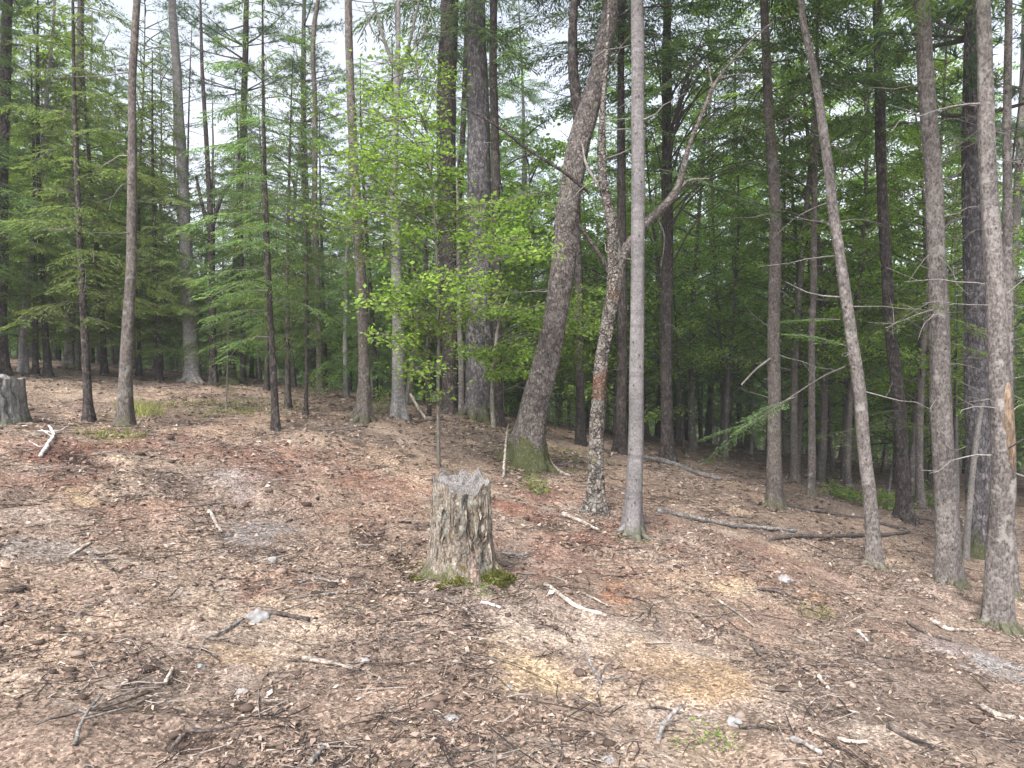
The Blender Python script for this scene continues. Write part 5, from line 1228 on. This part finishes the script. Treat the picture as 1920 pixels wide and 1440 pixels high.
c = np.stack([x, y, z], -1)
j1, j2, j3 = rl.uniform(-.6, .6, (n_, 1)), rl.uniform(-.6, .6, (n_, 1)), rl.uniform(-.35, .35, (n_, 1))
mb = MB(); mb.quads(np.stack([c-dirv*s, c+(w*asp+dirv*j1+up*curl)*s, c+(dirv+w*j3*asp)*s, c-(w*asp*rl.uniform(.3, 1, (n_, 1))-dirv*j2)*s+up*s*curl*rl.uniform(.2, 1.4, (n_, 1))], -2))
o = obj('leaf_litter', mb.mesh('leaf_litter', M['litter'])); tag(o, 'dry brown leaf litter strewn over the clearing', 'leaf litter', kind='stuff')

xc, yc, dc_ = scatter(5200, 2.3, 13); n_ = len(xc)
ico = np.array([[0,0,1],[.89,0,.45],[.28,.85,.45],[-.72,.53,.45],[-.72,-.53,.45],[.28,-.85,.45],[.72,.53,-.45],[-.28,.85,-.45],[-.89,0,-.45],[-.28,-.85,-.45],[.72,-.53,-.45],[0,0,-1]], float)
fi = np.array([[0,1,2],[0,2,3],[0,3,4],[0,4,5],[0,5,1],[1,6,2],[2,7,3],[3,8,4],[4,9,5],[5,10,1],[6,7,2],[7,8,3],[8,9,4],[9,10,5],[10,6,1],[11,7,6],[11,8,7],[11,9,8],[11,10,9],[11,6,10]])
sz_ = (.007+.032*rl.random(n_)**4)[:, None, None]*np.clip(.8+.05*dc_, 1, 1.5)[:, None, None]
Vc = ico[None]*(1+rl.normal(0, .22, (n_, 12, 1)))*sz_*np.stack([rl.uniform(.7, 1.5, n_), rl.uniform(.7, 1.3, n_), rl.uniform(.35, .7, n_)], -1)[:, None]
Vc = Vc+np.stack([xc, yc, ground(xc, yc)+.004], -1)[:, None]
mb = MB(); mb.add(Vc.reshape(-1, 3), (fi[None]+(np.arange(n_)*12)[:, None, None]).reshape(-1, 3))
M['clods'] = bits_mat('dark_humus_clods', [(0,(.04,.027,.021)),(.5,(.10,.068,.052)),(.85,(.19,.135,.105)),(1,(.30,.24,.20))])
o = obj('soil_clods', mb.mesh('soil_clods', M['clods'])); tag(o, 'small dark humus clods and bark crumbs on the soil', 'soil clods', kind='stuff')

def slivers(n_, d0, d1, lo, hi, wlo, whi, seed):
    x, y, d = scatter(n_, d0, d1); n_ = len(x)
    keep = np.hypot(x-sc[0], y-sc[1]) > .24; x, y, d = x[keep], y[keep], d[keep]; n_ = len(x)
    L = (lo+(hi-lo)*rl.random(n_)**2.5)*np.clip(.8+.05*d, 1, 1.5); r_ = rl.uniform(wlo, whi, n_)*np.clip(.8+.06*d, 1, 1.7)
    a = rl.uniform(0, 6.28, n_); dv = nrm(np.stack([np.cos(a), np.sin(a)*.9, rl.normal(0, .10, n_)], -1))
    c = np.stack([x, y, ground(x, y)+r_+.010*rl.random(n_)], -1)
    u = nrm(np.cross(dv, np.array([0, 0, 1.]))); w = np.cross(u, dv)
    bend = rl.normal(0, .10, n_)[:, None]*L[:, None]*u
    tri = [(0, 1), (2.094, .9), (4.189, .9)]
    V = []
    for t, k in ((-.5, .9), (0., 1.), (.5, .45)):
        for ang, q in tri:
            V.append(c+dv*(t*L)[:, None]+(bend if t == 0 else 0)+(u*cos(ang)+w*sin(ang))*(r_*k*q)[:, None])
    V = np.stack(V, 1)
    f0 = np.array([[0,1,4,3],[1,2,5,4],[2,0,3,5],[3,4,7,6],[4,5,8,7],[5,3,6,8]])
    F = (f0[None]+(np.arange(n_)*9)[:, None, None]).reshape(-1, 4)
    mb = MB(); mb.add(V.reshape(-1, 3), F); return mb
o = obj('wood_chips', slivers(26000, 2.2, 14, .008, .055, .0022, .005, 1).mesh('wood_chips', M['chips'])); tag(o, 'pale shredded wood chips scattered over the soil', 'wood chips', kind='stuff')
o = obj('twig_litter', slivers(22000, 2.2, 20, .05, .42, .0015, .0042, 2).mesh('twig_litter', M['twiglets'])); tag(o, 'fine broken twigs scattered over the clearing', 'twigs', kind='stuff')
print('trees', count, 'tris', sum(len(m_.polygons) for m_ in bpy.data.meshes))

# ------------------------------------------------------------------ thin veil added to lift the darks between the trees
mb = MB()
x0, x1, y0, y1 = gx[0]-4, gx[-1]+4, gy[0]-4, gy[-1]+4
z0, z1 = Z.min()-1, 30.0
mb.add([[x0,y0,z0],[x1,y0,z0],[x1,y1,z0],[x0,y1,z0],[x0,y0,z1],[x1,y0,z1],[x1,y1,z1],[x0,y1,z1]], np.array([[3,2,1,0],[4,5,6,7],[0,1,5,4],[1,2,6,5],[2,3,7,6],[3,0,4,7]]))
hm = bpy.data.materials.new('lift_haze'); hm.use_nodes = True; hn = hm.node_tree.nodes; hn.clear()
ho = hn.new('ShaderNodeOutputMaterial'); pv = hn.new('ShaderNodeVolumePrincipled')
pv.inputs['Color'].default_value = (.97, .98, 1, 1); pv.inputs['Density'].default_value = .0022; pv.inputs['Anisotropy'].default_value = .2  # added volume, brightens the dark interior of the wood
hm.node_tree.links.new(pv.outputs[0], ho.inputs['Volume'])
o = obj('lift_haze', mb.mesh('lift_haze', hm)); tag(o, 'added thin veil lifting the darks between the far trees', kind='stuff')
scene.cycles.volume_bounces = 0

# ------------------------------------------------------------------ tell apart the trees that share a gap
same = {}
for o in COL.objects:
    if o.parent is None and o.get('group') and o.get('label'): same.setdefault(o['label'], []).append(o)
ORD = ['first', 'second', 'third', 'fourth', 'fifth', 'sixth', 'seventh', 'eighth', 'ninth', 'tenth']
for lab, os_ in same.items():
    if len(os_) == 2:
        os_.sort(key=lambda o: o.location.y); os_[0]['label'] = 'nearer '+lab; os_[1]['label'] = 'farther '+lab
    elif len(os_) > 2:
        os_.sort(key=lambda o: o.location.x/o.location.y)
        for w_, o in zip(ORD, os_): o['label'] = w_+' '+lab
